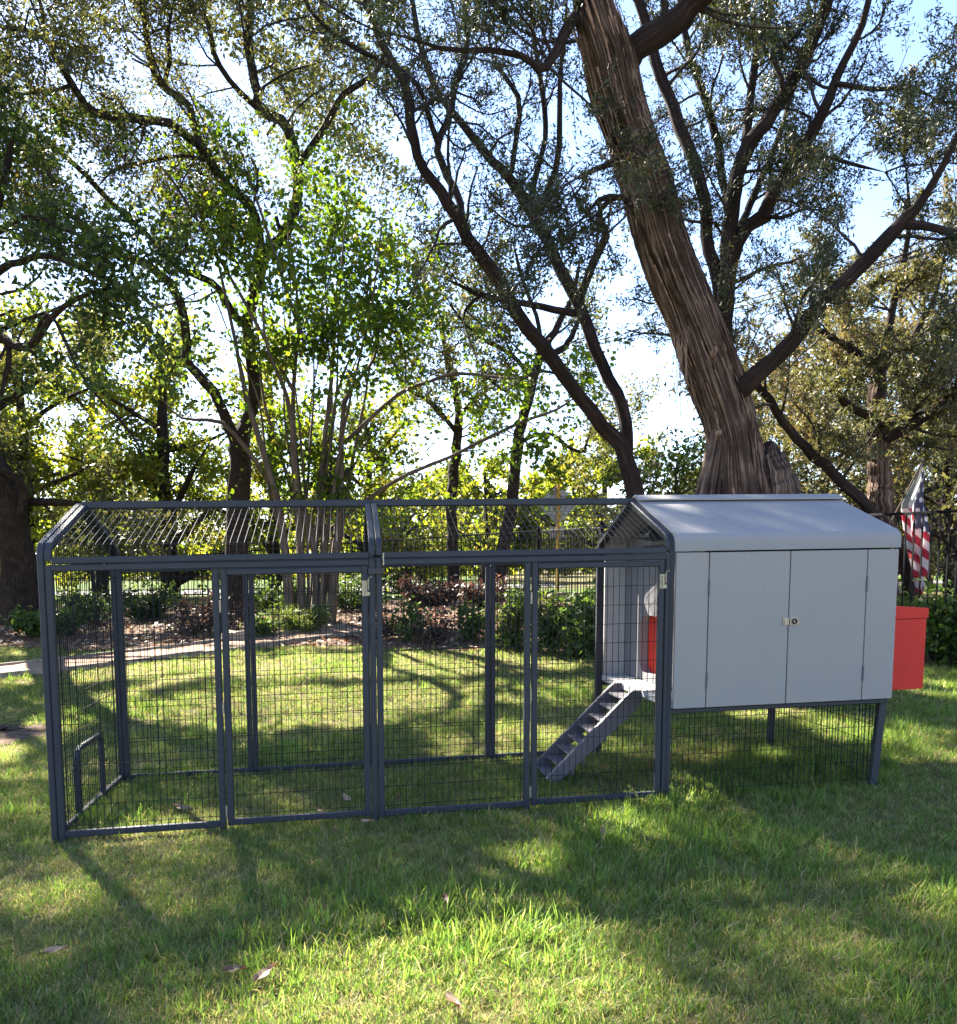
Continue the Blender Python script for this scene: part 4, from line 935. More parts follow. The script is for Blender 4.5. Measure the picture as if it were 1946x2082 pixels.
# --- stout trunk at the left edge, dark lobed leaves
g_ = _grow(36, 17.2)
lft = Tree('oak_tree', 'stout dark trunk at the left edge with a heavy dark green crown', P(36, g_, 17.2), 17)
w, rd = lft.limb([(38, g_ + 8, 56, 17.2), (38, 1200, 42, 17.2), (30, 1100, 37, 17.2), (20, 1030, 38, 17.2), (0, 985, 38, 17.1), (-40, 920, 36, 16.6), (-80, 820, 30, 15.5), (-90, 720, 24, 14.4), (-60, 600, 18, 13.4), (-20, 480, 12, 12.8), (10, 360, 8, 12.4), (30, 260, 5, 12.2)], 'trunk', 24)
ll = [(w, rd, .6)]
for L_ in ([(40, 1045, 10, 17.0), (48, 1005, 9, 16.9), (38, 975, 9, 16.8), (14, 962, 8, 16.8), (-30, 930, 7, 16.7)], [(-85, 700, 14, 14.2), (-40, 660, 12, 13.4), (0, 683, 12, 12.8), (56, 707, 9, 12.2), (110, 640, 7, 11.8), (170, 600, 5, 11.5), (250, 580, 3, 11.3)],
           [(15, 690, 6, 12.6), (18, 730, 6, 12.5), (5, 790, 4, 12.4), (-5, 850, 3, 12.3)], [(-50, 590, 10, 13.4), (20, 540, 8, 12.6), (100, 520, 7, 12.0), (200, 560, 5, 11.6), (300, 610, 3, 11.4), (340, 660, 2, 11.3)],
           [(-20, 480, 8, 12.8), (60, 440, 6, 12.2), (140, 470, 4, 11.9), (220, 500, 3, 11.6)], [(60, 705, 5, 12.1), (102, 640, 4, 11.8), (170, 771, 3.4, 11.6), (264, 877, 3, 11.5), (296, 940, 2, 11.4)]):
    w, rd = lft.limb(L_, 'limb', 12); ll.append((w, rd, .25))
for k, (w, rd, f0) in enumerate(ll):
    if k in (1, 6): continue
    lft.sprout(w, rd, 2.2, (.6, 2.0), f0, 1.0, .0, .5, 6., (.25, .65), 5.5, .12, leaf_from=.0)
w, rd = ll[6][:2]; lft.sprout(w, rd, 1.2, (.4, .8), .2, 1., -.05, .5, 5, (.2, .4), 5, .06)
lft.finish('darkleaf', .10, .055, droop=.3); TREES.append(lft)

# --- multi-stemmed clump behind the run
g_ = _grow(632, 16.0)
clp = Tree('crape_myrtle', 'many-stemmed pale-barked clump with bright round leaves behind the run', P(632, g_, 16.0), 18, 'grey_bark')
for k in range(17):
    f = (k + .5) / 17; bx = 590 + 82 * f + clp.r.normal(0, 7); sp = (f - .45) * 2
    tx = 640 + sp * 170 + clp.r.normal(0, 60); ty = clp.r.uniform(330, 560) + abs(sp) * 90; dd = clp.r.normal(0, .7)
    hw_ = clp.r.uniform(3, 5.5) if k % 4 else clp.r.uniform(7, 10)
    L_ = [(bx, g_ + 4, hw_ * 1.2, 16 + dd * .15), (bx + sp * 12, 1120, hw_, 16 + dd * .2), (bx + (tx - bx) * .22 + clp.r.normal(0, 6), 1000, hw_ * .85, 16 + dd * .45), (bx + (tx - bx) * .5 + clp.r.normal(0, 10), 820, hw_ * .6, 16 + dd * .8), (bx + (tx - bx) * .8 + clp.r.normal(0, 12), (820 + ty) / 2, hw_ * .4, 16 + dd), (tx, ty, 2, 16 + dd * 1.3)]
    w, rd = clp.limb(L_, 'stem', 9); clp.sprout(w, rd, 2.2, (.6, 2.2), .30, 1., .1, .45, 5.0, (.3, .7), 3.6, .10)
for L_ in ([(664, 1085, 6, 16.2), (694, 1057, 5, 16.2), (760, 1005, 5, 16.0), (826, 967, 4.5, 15.8), (920, 926, 4, 15.6), (1052, 862, 4, 15.3), (1127, 835, 3, 15.1), (1180, 800, 2, 15)], [(700, 900, 5, 16.4), (811, 801, 5, 16.2), (864, 779, 4, 16.1), (924, 760, 4, 16), (1014, 767, 3, 15.8), (1070, 772, 2, 15.7)],
           [(560, 1010, 6, 16.2), (520, 940, 5, 16.0), (450, 860, 5, 15.7), (370, 850, 3, 15.4), (320, 800, 2, 15.2)], [(600, 800, 5, 15.8), (500, 620, 4, 15.4), (420, 480, 4, 15.1), (360, 380, 3, 14.9), (320, 330, 2, 14.8)], [(620, 700, 5, 15.6), (560, 520, 4, 15.2), (520, 400, 3, 15), (500, 330, 2, 14.9)]):
    w, rd = clp.limb(L_, 'stem', 8); clp.sprout(w, rd, 3.0, (.5, 1.8), .15, 1., .05, .5, 5.0, (.3, .7), 4.2, .10)
clp.finish('broad', .105, .085, fold=.12, droop=.35); TREES.append(clp)

# --- trunks in the middle distance
def simple_oak(label, L_, branches, seed, mat, leaf, rate=2.4, lv=9, f0=.5, Lr=(.8, 2.2), size=(.10, .045), group=None, name='oak_tree', spread=.1, shade=True):
    T_ = Tree(name, label, P(L_[0][0], _grow(L_[0][0], L_[0][3]), L_[0][3]), seed, mat, group)
    w, rd = T_.limb(L_, 'trunk', 16); T_.sprout(w, rd, rate, Lr, f0, 1., .12, .5, 5.5, (.3, .7), lv, spread)
    for B in branches:
        w, rd = T_.limb(B, 'limb', 10); T_.sprout(w, rd, rate, Lr, .2, 1., .12, .5, 5.5, (.3, .7), lv, spread)
    T_.finish(leaf, *size, shade=shade); TREES.append(T_); return T_
g_ = _grow(1012, 19.2)
simple_oak('sinuous mid-distance oak trunk seen through the right half of the run', [(1010, g_ + 4, 19, 19.2), (1022, 1140, 16, 19.2), (1038, 1040, 14, 19.2), (1050, 930, 13, 19.2), (1062, 860, 12, 19.2), (1085, 770, 11, 19.1), (1100, 715, 10, 19), (1130, 670, 8, 18.8), (1165, 600, 6, 18.6), (1180, 520, 4, 18.4)],
    [[(1095, 730, 8, 19), (1140, 712, 8, 19), (1160, 690, 7, 19), (1175, 655, 5, 19), (1210, 600, 3, 19)], [(1055, 900, 5, 19.2), (1090, 885, 4.5, 19.3), (1127, 884, 4, 19.4), (1154, 907, 4, 19.4), (1184, 918, 4, 19.5), (1195, 892, 3, 19.5), (1210, 850, 2, 19.5)],
     [(1085, 775, 6, 19.1), (1040, 720, 5, 18.8), (980, 690, 4, 18.5), (930, 640, 3, 18.3), (900, 590, 2, 18.2)], [(1100, 715, 6, 19), (1090, 640, 5, 18.8), (1060, 560, 4, 18.6), (1040, 480, 3, 18.4)]], 31, 'oak_bark', 'oakleaf', 2.5, 9)
g_ = _grow(921, 20.5)
simple_oak('straight dim trunk left of the sinuous oak, seen through the run', [(921, g_ + 4, 16, 20.5), (920, 1100, 13, 20.5), (917, 1020, 12, 20.5), (924, 950, 12, 20.5), (932, 858, 10, 20.4), (925, 780, 8, 20.3), (905, 700, 6, 20.1), (890, 620, 4, 20)],
    [[(928, 880, 6, 20.4), (880, 820, 5, 20.2), (830, 790, 4, 20), (790, 740, 3, 19.8)], [(930, 850, 6, 20.4), (980, 800, 5, 20.6), (1020, 780, 3, 20.8)]], 32, 'oak_bark', 'oakleaf', 2.6, 10)

# --- trees beyond the fence: trunk, arching limbs and a loose crown of their own
def yard_tree(label, x, y, h, cr, trunk_r, seed, leaf, n_l=9, size=(.15, .07), low=.25, mat='oak_bark', lv=12, lean=(0, 0), name='background_tree', sub=4.5, shade=True, dens=1.0, hold=False):
    g = float(ground_z(x, y)); T_ = Tree(name, label, (x, y, g), seed, mat, 'trees beyond the fence'); r = T_.r
    top = np.array([x + lean[0], y + lean[1], g + h * .8]); T_.tips = False; mid = np.array([x + lean[0]*.3 + r.normal(0, .15), y + lean[1]*.3, g + h * .4])
    w, rd = T_.limb([(x, y, g - .1, trunk_r * 1.25), (*((np.array([x, y, g]) * .6 + mid * .4)), trunk_r), (*mid, trunk_r * .8), (*top, trunk_r * .25)], 'trunk', 10, world=True, step=.4)
    for k in range(n_l):
      for tries in range(14 if hold else 1):
        f = low + (1 - low) * (k + r.random()) / n_l; i = min(int(f * (len(w) - 1)), len(w) - 2); a = k * 2.4 + r.normal(0, .4 + .3 * tries); L_ = cr * (1.15 - .55 * f) * r.uniform(.75, 1.15)
        d = np.array([math.cos(a), math.sin(a), r.uniform(.15, .7)]); p = w[i]; q1 = p + d * L_ * .5 + np.array([0, 0, .1]); q2 = p + d * L_ + np.array([0, 0, r.uniform(-.1, .25) * L_])
        if hold and tries < 13 and keep_shade(np.array([p + (q2 - p) * f_ for f_ in np.linspace(.1, 1, 20)]), r, True).mean() < .98: continue
        w2, r2 = T_.limb([(*p, rd[i] * .6), (*q1, rd[i] * .35), (*q2, .012)], 'limb', 6, world=True, step=.5); T_.sprout(w2, r2, 2.3 * dens, (.6, 1.5), .15, 1., .06, .5, sub, (.3, .8), lv, .13, leaf_from=.0)
        break
    T_.sprout(w, rd, 2.0 * dens, (.6, 1.4), max(low, .3), 1., .1, .4, sub, (.3, .8), lv, .13)
    TREES.append(T_)
    if not hold: T_.finish(leaf, *size, shade=shade)
    return T_
def at(u, d): return (u - CX) / F * d
yard = [('yellow-green tree at the far left beyond the fence', at(60, 25), 25, 10.5, 3.8, .20, 'farleaf'), ('leafy yellow-green tree left of the forked oak', at(210, 27), 27, 10.5, 3.8, .17, 'farleaf'),
        ('dense green tree between the forked oak and the left trunk', at(350, 25), 25, 9.5, 3.4, .25, 'farleaf'), ('tall green tree behind the pale stem clump', at(560, 27), 27, 9.5, 3.4, .18, 'farleaf'),
        ('olive tree right of the pale stem clump, beyond the fence', at(760, 26), 26, 6.5, 2.6, .16, 'farleaf'), ('low bright tree just left of the road sign', at(985, 38), 38, 6.4, 3.2, .2, 'farleaf'),
        ('bright rounded tree right of the road sign', at(1230, 36), 36, 6.9, 3.6, .2, 'farleaf'), ('sunny tree far across the road behind the sinuous oak', at(1080, 52), 52, 7.0, 4.2, .25, 'farleaf'),
        ('bright far tree across the road behind the dim trunk', at(860, 46), 46, 7.2, 4.0, .25, 'farleaf')]
for k, (lab, x, y, h, cr, tr_, lf_) in enumerate(yard): yard_tree(lab, x, y, h, cr, tr_, 50 + k, lf_, low=.12, n_l=12, size=(.17, .085) if y < 30 else (.26, .14), dens=1.0 if y < 30 else .75, lv=8 if y < 30 else 8, shade=(y < 30))
rightb = [('pale dry cedar behind the big trunk, low and twiggy', at(1500, 18), 18, 5.0, 2.2, .10), ('twiggy grey-green cedar right of the slanting stem', at(1660, 20), 20, 7.0, 2.8, .13), ('tall grey-green cedar behind the red-barked one', at(1800, 21), 21, 9.0, 3.2, .16), ('loose cedar at the right edge behind the flag', at(1935, 17), 17, 7.5, 2.6, .12), ('far pale cedar between the big trunk and red cedar', at(1600, 27), 27, 9.0, 3.6, .18), ('far grey cedar near the right edge', at(1880, 28), 28, 10.5, 3.8, .2)]
for k, (lab, x, y, h, cr, tr_) in enumerate(rightb): yard_tree(lab, x, y, h, cr, tr_, 80 + k, 'drycedar', low=.1, n_l=13, size=(.15, .05), mat='cedar_limb', lv=8, name='background_cedar', shade=False)
# dense green holly-like tree between the forked cedar and the big trunk
yard_tree('dense glossy green bush tree between the forked cedar and big trunk', at(1370, 14.5), 14.5, 3.6, 1.15, .06, 95, 'darkleaf', n_l=9, size=(.10, .055), low=.1, lv=11, name='evergreen_bush', sub=6)
# far-off wood along the horizon: one mass
r = np.random.default_rng(77); k = 26000; x = r.uniform(-62, 62, k); y = r.uniform(62, 74, k); top_ = 4.2 + 1.6 * np.sin(x * .37) + 1.2 * np.sin(x * .91 + 1) + .7 * np.sin(x * 2.3); z = ground_z(x, y) + r.random(k) ** .8 * top_
C = np.stack([x, y, z], -1); V_, Q_ = leaf_quads(C, unit(r.normal(size=(k, 3))), .75, .45, r)
tag(link('distant_wood', np_mesh('distant_wood', V_, Q_, tint=np.clip(.45 + .25 * np.sin(x * .8) + r.normal(0, .2, k), 0, 1)), M['farleaf']), 'far-off line of yellow-green woodland along the horizon', 'woodland', kind='stuff')
# tall crown overhead at left, its trunk beyond the left edge: put in to shade the lawn
sh = yard_tree('broad oak beyond the left edge with boughs at top left and unseen leaves added for shade', -11.6, 11.2, 11.5, 5.2, .30, 97, 'oakleaf', n_l=15, size=(.13, .06), low=.38, lv=9, lean=(1.5, -.5), name='oak_tree', sub=5, dens=1.25, hold=True)
sh2 = yard_tree('second broad oak unseen beyond the left edge, behind the nearer one, for shade', -12.5, 17.5, 13.0, 5.4, .32, 98, 'oakleaf', n_l=15, size=(.15, .07), low=.32, lv=8, name='oak_tree', sub=5, dens=1.1)
# high boughs added to that oak above the picture, aimed to shade the lawn
for q in ((-8.5, 12.5, 10.6), (-6.0, 13.5, 11.4), (-3.5, 15.0, 12.0), (-7.5, 16.5, 12.2), (-5.0, 18.5, 12.8), (-10.0, 15.5, 11.5), (-1.5, 17.5, 13.0), (-9.0, 9.5, 10.2)):
    p0 = np.array([-10.8, 11.0, 8.2]); q00 = np.array(q)
    for tries in range(40):
        q = q00 + sh.r.normal(0, .08 * tries, 3) * np.array([1, 1, .3]); m1 = p0 * .6 + q * .4 + np.array([0, 0, .9]); m2 = p0 * .25 + q * .75 + np.array([0, 0, .5])
        if keep_shade(resample(np.array([p0, m1, m2, q]), 60)[8:], sh.r, True).all(): break
    else: continue
    w, rd = sh.limb([(*p0, .12), (*m1, .08), (*(p0 * .25 + q * .75 + np.array([0, 0, .5])), .06), (*q, .02)], 'limb', 8, world=True, step=.5)
    sh.sprout(w, rd, 1.0, (.8, 2.2), .4, 1., .05, .5, 3, (.4, .9), 3, .15)
CELL = .2; gxs = np.arange(-7.5, 7.5, CELL); gys = np.arange(1.6, 13.0, CELL); OD = np.zeros((len(gxs), len(gys)))
def sun_ground(C):
    s_ = (C[:, 2] - ground_z(C[:, 0], C[:, 1])) / SN[2]; return C[:, 0] - SN[0] * s_, C[:, 1] - SN[1] * s_
def cover(C, area):
    a, b2 = sun_ground(C); i, j = ((a - gxs[0]) / CELL).astype(int), ((b2 - gys[0]) / CELL).astype(int); o = (i >= 0) & (j >= 0) & (i < len(gxs)) & (j < len(gys)); np.add.at(OD, (i[o], j[o]), area / (CELL * CELL * SN[2]))
for t in TREES:
    if hasattr(t, 'Ck'): cover(t.Ck, t.area)
C_ = np.concatenate(sh.C); cover(C_[keep_shade(C_, sh.r)], .13 * .06 * .25)
OD0 = OD.copy(); fa = .13 * .06 * .25
for i in range(len(gxs)):  # loose leaves added out of view wherever the lawn's shade is too thin
    for j in range(len(gys)):
        need = 2.1 + .9 * math.sin(gxs[i] * 3.1 + 1) * math.sin(gys[j] * 2.7) - OD[i, j]
        if need > 0:
            k = sh.r.poisson(min(need, 3.) * CELL * CELL * SN[2] / fa)
            if k:
                z = sh.r.uniform(10.6, 13.6, k); a = gxs[i] + sh.r.random(k) * CELL; b2 = gys[j] + sh.r.random(k) * CELL; s_ = z / SN[2]
                sh.C.append(np.stack([a + SN[0] * s_, b2 + SN[1] * s_, z], -1)); sh.D.append(unit(sh.r.normal(size=(k, 3))))
C_ = np.concatenate(sh.C); D_ = np.concatenate(sh.D); kf = np.ones(len(C_), bool)      # added shade leaves cleared to keep the stem clump and forked oak in sun
for b3 in (P(420, 420, 15), P(520, 360, 15.3), P(600, 450, 15.6), P(700, 480, 16), P(640, 620, 16), P(380, 330, 15), P(300, 250, 14.5), P(200, 150, 13.8), P(800, 560, 16), P(480, 620, 16), P(560, 760, 16), P(740, 740, 16)):
    d = C_ - b3; a = d @ SN; kf &= ~((C_[:, 2] > 10.5) & (a > .6) & (np.linalg.norm(d - a[:, None] * SN, axis=1) < 1.25))
sh.C, sh.D = [C_[kf]], [D_[kf]]
sh.finish('oakleaf', .13, .06)
# ------------------------------------------------------------------ shrubs and bed plants
def shrub(name, label, u, v, wpx, hpx, seed, leaf, size=(.09, .05), stems=16, lv=9, group=None, upright=.6, droop=.1, cat='shrub'):
    b_ = on_ground(u, v); d = b_[1]; hw_ = wpx / 2 * d / F; h = hpx * d / F
    T_ = Tree(name, label, b_, seed, 'grey_bark', group, cat); r = T_.r; T_.ksub, T_.klv = .7, .85
    for k in range(stems):
        a = r.uniform(0, 6.283); q = hw_ * math.sqrt(r.random()); d_ = np.array([math.cos(a) * q, math.sin(a) * q * .8, h * r.uniform(.55, 1.0)])
        p0 = b_ + np.array([d_[0] * .25, d_[1] * .25, 0]); t_ = T_.twig(p0, d_ - np.array([d_[0] * .25, d_[1] * .25, 0]), np.linalg.norm(d_), .006, 4, .05, .12)
        T_.leaf_branch(t_, 14 / max(.3, h), (.08 + .1 * h, .12 + .25 * h), lv, .04 + .05 * h, .006, .1, .05)
    T_.finish(leaf, *size, shade=False, droop=droop); return T_
G1 = 'shrubs in the bed behind the run'
shrub('shrub', 'dark green shrub just right of the middle post of the run', 830, 1306, 80, 75, 201, 'shrub', stems=10, group=G1)
shrub('shrub', 'purple-brown shrub low in the bed right of the middle post', 885, 1312, 80, 52, 202, 'purple', (.10, .045), 10, 6, G1)
shrub('shrub', 'olive leafy shrub behind the back post in the right half of the run', 960, 1302, 85, 66, 203, 'shrub', stems=9, group=G1)
shrub('shrub', 'purple-leaved shrub at the left of the middle post, by the path end', 775, 1300, 70, 46, 204, 'purple', (.10, .04), 10, 6, G1)
shrub('shrub', 'pale upright leafy plant left of the second door frame', 1050, 1322, 70, 110, 205, 'paleshrub', (.12, .035), 22, 9, G1)
shrub('shrub', 'pale upright leafy plant seen through the second door', 1118, 1326, 76, 105, 206, 'paleshrub', (.12, .035), 22, 9, G1)
shrub('shrub', 'glossy broad-leaved shrub beside the back corner of the coop', 1190, 1336, 88, 120, 207, 'shrub', (.13, .07), 24, 9, G1)
shrub('shrub', 'bushy green shrub behind the coop porch', 1245, 1320, 80, 110, 208, 'shrub', (.12, .06), 22, 9, G1)
shrub('shrub', 'purple-brown plant at the foot of the forked oak, left of its trunk', 395, 1292, 80, 60, 209, 'purple', (.09, .035), 13, 7, G1)
shrub('shrub', 'reddish dry plant in front of the forked oak trunk', 455, 1290, 60, 75, 210, 'purple', (.09, .03), 16, 9, G1)
shrub('grass_clump', 'small bright grassy clump at the foot of the pale stem clump', 610, 1288, 110, 40, 211, 'paleshrub', (.16, .014), 40, 7, G1, droop=-.4, cat='plant')
shrub('grass_clump', 'low green clump left of the pale stem clump by the path', 535, 1298, 60, 34, 212, 'shrub', (.12, .03), 20, 8, G1, cat='plant')
shrub('shrub', 'low dark plants round the foot of the stout left trunk', 110, 1292, 150, 38, 213, 'shrub', (.10, .05), 30, 7, G1)
shrub('shrub', 'large green shrub at the right edge beside the red nest box', 1932, 1352, 100, 125, 214, 'shrub', (.12, .065), 34, 10, G1)
shrub('shrub', 'leafy shrub behind the red nest box under the flag', 1870, 1330, 90, 95, 215, 'paleshrub', (.10, .05), 24, 9, G1)
shrub('shrub', 'dark shrub behind the fence between coop and flag', 1800, 1300, 90, 80, 216, 'shrub', (.10, .05), 20, 9, G1)
for k, (u, v, w_, h_, lab) in enumerate(((300, 1262, 120, 60, 'dark underbrush by the fence left of the forked oak'), (560, 1246, 130, 52, 'dark underbrush by the fence behind the pale stem clump'), (720, 1240, 140, 56, 'dark underbrush at the fence right of the pale stem clump'), (870, 1232, 120, 40, 'brown underbrush at the foot of the dim trunk'), (985, 1236, 100, 46, 'brown underbrush at the foot of the sinuous oak'), (190, 1268, 130, 60, 'dark underbrush right of the stout left trunk'))):
    shrub('underbrush', lab, u, v, w_, h_, 230 + k, 'purple' if k in (3, 4) else 'darkleaf', (.11, .05), 20, 7, 'underbrush along the fence')

# purple-leaved plant and bare soil at the left edge of the lawn
pp = on_ground(-12, 1500)
V = [(pp[0], pp[1], float(ground_z(pp[0], pp[1])) + .016)]; k = 22
for i in range(k):
    a = i / k * 6.283; rr_ = 1 + .18 * math.sin(3 * a) + .1 * math.sin(7 * a); x_, y_ = pp[0] + .52 * rr_ * math.cos(a), pp[1] + .6 * rr_ * math.sin(a); V.append((x_, y_, float(ground_z(x_, y_)) + .010))
soil_patch = link('soil_patch', py_mesh('soil_patch', V, [(0, 1 + i, 1 + (i + 1) % k) for i in range(k)]), M['mulch']); soil_patch['kind'] = 'structure'
pl = tag(empty('purple_plant', tuple(on_ground(-8, 1490))), 'dark purple strap-leaved plant cut by the left edge of the lawn', 'plant')
r = np.random.default_rng(5); mb = MB()
for k in range(22):
    a = r.uniform(0, 6.283); L_ = r.uniform(.18, .34); wd = r.uniform(.012, .022); e_ = r.uniform(.3, 1.1); pts = []; s_ = np.array([-math.sin(a), math.cos(a), 0])
    for q in range(6):
        f = q / 5; el = e_ - f * 1.3; c_ = np.array([math.cos(a) * math.cos(e_ * .6) * L_ * f, math.sin(a) * math.cos(e_ * .6) * L_ * f, L_ * (math.sin(e_) * f - .55 * f * f) + .01]); ww = wd * (1 - f ** 2) + .001
        pts += [c_ - s_ * ww + np.array([0, 0, .006]), c_, c_ + s_ * ww + np.array([0, 0, .006])]
    mb.add(pts, [(3*q+j, 3*q+j+1, 3*q+4+j, 3*q+3+j) for q in range(5) for j in range(2)])
mb.build('leaves', M['purple'], pl, None, True)

# ------------------------------------------------------------------ grass
def tuft(name, nb, hmin, hmax, wd, flat, seed, mat, dry=.12, rad=.045):
    r = np.random.default_rng(seed); V = []; Q = []; tn_ = []
    for k in range(nb):
        a = r.uniform(0, 6.283); p = np.array([r.normal(0, rad * .6), r.normal(0, rad * .6), -.004]); h = r.uniform(hmin, hmax); ln_ = r.uniform(.15, .9) * flat; d = np.array([math.cos(a), math.sin(a), 0])
        s_ = np.array([-d[1], d[0], 0]); tw = r.normal(0, .5); s_ = s_ * math.cos(tw) + d * math.sin(tw); w_ = wd * r.uniform(.7, 1.3); b0_ = len(V); isdry = r.random() < dry
        for q in range(4):
            f = q / 3; c_ = p + d * h * ln_ * f ** 1.6 + np.array([0, 0, h * (f - .32 * ln_ * f * f)]); ww = w_ * (1 - f ** 1.6) * .5 + .0002; V += [c_ - s_ * ww, c_ + s_ * ww]
        for q in range(3): Q.append((b0_+2*q, b0_+2*q+1, b0_+2*q+3, b0_+2*q+2)); tn_.append(r.uniform(.86, 1.) if isdry else r.uniform(.0, .72))
    me = np_mesh(name, np.array(V), np.array(Q), tint=np.array(tn_)); me.materials.append(mat); return me
m, n, l, b = new_mat('grass_blade')
at_ = n.new('ShaderNodeAttribute'); at_.attribute_name = 'tint'; oi = n.new('ShaderNodeObjectInfo')
rA = ramp(n, [(0, (.080, .150, .026)), (.45, (.148, .238, .046)), (.75, (.205, .285, .070)), (.84, (.23, .25, .085)), (.9, (.36, .30, .15)), (1, (.46, .39, .23))])
l.new(at_.outputs['Fac'], rA.inputs['Fac'])
hs_ = n.new('ShaderNodeHueSaturation'); mr = n.new('ShaderNodeMapRange'); mr.inputs[3].default_value = .72; mr.inputs[4].default_value = 1.25
mr2 = n.new('ShaderNodeMapRange'); mr2.inputs[3].default_value = .475; mr2.inputs[4].default_value = .515
l.new(oi.outputs['Random'], mr.inputs[0]); l.new(mr.outputs[0], hs_.inputs['Value']); l.new(oi.outputs['Random'], mr2.inputs[0]); l.new(mr2.outputs[0], hs_.inputs['Hue']); l.new(rA.outputs[0], hs_.inputs['Color'])
l.new(hs_.outputs[0], b.inputs['Base Color']); b.inputs['Roughness'].default_value = .5; b.inputs['Specular IOR Level'].default_value = .3
tr = n.new('ShaderNodeBsdfTranslucent'); gm_ = n.new('ShaderNodeMix'); gm_.data_type = 'RGBA'; gm_.blend_type = 'MULTIPLY'; gm_.inputs[0].default_value = 1.0; gm_.inputs[7].default_value = (1.35, 1.35, .8, 1)
l.new(hs_.outputs[0], gm_.inputs[6]); l.new(gm_.outputs[2], tr.inputs['Color']); mx = n.new('ShaderNodeMixShader'); mx.inputs[0].default_value = .55
l.new(b.outputs[0], mx.inputs[1]); l.new(tr.outputs[0], mx.inputs[2]); l.new(mx.outputs[0], n['Material Output'].inputs['Surface']); M['grass'] = m
tufts = bpy.data.collections.new('grass_tufts')
specs = [(18, .032, .072, .0042, 1.3, .12), (18, .032, .075, .0042, 1.2, .16), (16, .036, .085, .0044, 1.05, .10), (20, .020, .055, .0038, 1.6, .45), (20, .018, .050, .0036, 1.7, .65), (13, .055, .115, .0050, .9, .06), (13, .050, .105, .0048, 1.0, .10)]
for k, (nb, a, c_, wd, fl, dry) in enumerate(specs):
    tufts.objects.link(bpy.data.objects.new('grass_tuft_%s' % 'abcdefg'[k], tuft('grass_tuft', nb, a, c_, wd, fl, 300 + k, M['grass'], dry)))
r = np.random.default_rng(99); PX = []; PY = []
for y0_, y1_, dn_ in ((2.05, 3.2, 1500), (3.2, 4.4, 1150), (4.4, 6.0, 800), (6.0, 8.0, 520), (8.0, 10.5, 330), (10.5, 14.5, 200)):
    xa, xb = -.66 * y1_ - .5, .64 * y1_ + .5; k = int((xb - xa) * (y1_ - y0_) * dn_); x = r.uniform(xa, xb, k); y = r.uniform(y0_, y1_, k)
    o = (x > -.66 * y - .5) & (x < .64 * y + .5); PX.append(x[o]); PY.append(y[o])
x = np.concatenate(PX); y = np.concatenate(PY)
ok = (y < bed_edge(x) + r.normal(0, .06, len(x))) & ~in_path(x, y)
ok &= ~((((x - pp[0]) / .46) ** 2 + ((y - pp[1]) / .54) ** 2) < 1 + r.normal(0, .15, len(x)))
x, y = x[ok], y[ok]
def lowf(x, y, s, ph): return np.sin(x*s + ph) * np.sin(y*s*1.13 + ph*1.7) + .6*np.sin(x*s*2.3 - y*s*1.7 + ph*2.1) + .4*np.sin(x*s*4.1 + y*s*3.3 + ph)
f1 = lowf(x, y, 1.3, .7); f2 = lowf(x, y, 2.6, 2.2)
lush = .5 + .22 * f1 + .16 * f2 + .25 * sstep(x, -.5, 2.2)            # greener to the right, drier at left front
lush -= .12 + .25 * sstep(-x, .0, 1.8) * sstep(-y, -5, -3.2)
q = r.random(len(x)) * .9 + .05 + (lush - .5) * .55
idx = np.where(q < .29, 4, np.where(q < .45, 3, np.where(q < .55, 0, np.where(q < .70, 1, np.where(q < .86, 2, np.where(q < .95, 6, 5)))))).astype(np.int32)
lit_tall = np.zeros(len(x))
for (u, v, ru) in ((620, 1905, .35), (830, 1870, .3), (1000, 1900, .35), (1230, 1690, .25), (240, 1665, .3), (1390, 1625, .2), (1050, 1890, .3)):
    c_ = on_ground(u, v); lit_tall = np.maximum(lit_tall, np.exp(-(((x - c_[0]) / ru) ** 2 + ((y - c_[1]) / ru) ** 2)))
sw = r.random(len(x)) < .45 * lit_tall; idx[sw] = r.choice([5, 6], sw.sum())
sc_ = r.uniform(.75, 1.25, len(x)) * (1 + .35 * lit_tall) * np.clip(.85 + .25 * (lush - .4), .7, 1.2) * (1 + .03 * np.maximum(y - 5, 0))
under = 0
me = bpy.data.meshes.new('grass'); me.vertices.add(len(x)); me.vertices.foreach_set('co', np.stack([x, y, ground_z(x, y)], -1).astype(np.float32).ravel())
a_ = me.attributes.new('rot', 'FLOAT_VECTOR', 'POINT'); a_.data.foreach_set('vector', np.stack([r.normal(0, .14, len(x)), r.normal(0, .14, len(x)), r.uniform(0, 6.283, len(x))], -1).astype(np.float32).ravel())
a_ = me.attributes.new('scl', 'FLOAT', 'POINT'); a_.data.foreach_set('value', sc_.astype(np.float32))
a_ = me.attributes.new('idx', 'INT', 'POINT'); a_.data.foreach_set('value', idx)
grass = link('grass', me, M['grass']); tag(grass, 'short patchy green and straw-coloured lawn grass', 'grass', kind='stuff')
ng = bpy.data.node_groups.new('grass_nodes', 'GeometryNodeTree')
ng.interface.new_socket('Geometry', in_out='INPUT', socket_type='NodeSocketGeometry'); ng.interface.new_socket('Geometry', in_out='OUTPUT', socket_type='NodeSocketGeometry')
gi, go = ng.nodes.new('NodeGroupInput'), ng.nodes.new('NodeGroupOutput'); iop = ng.nodes.new('GeometryNodeInstanceOnPoints'); ci = ng.nodes.new('GeometryNodeCollectionInfo')
ci.inputs['Collection'].default_value = tufts; ci.inputs['Separate Children'].default_value = True; ci.inputs['Reset Children'].default_value = True
def named(nm, ty):
    k_ = ng.nodes.new('GeometryNodeInputNamedAttribute'); k_.data_type = ty; k_.inputs['Name'].default_value = nm; return k_.outputs['Attribute']
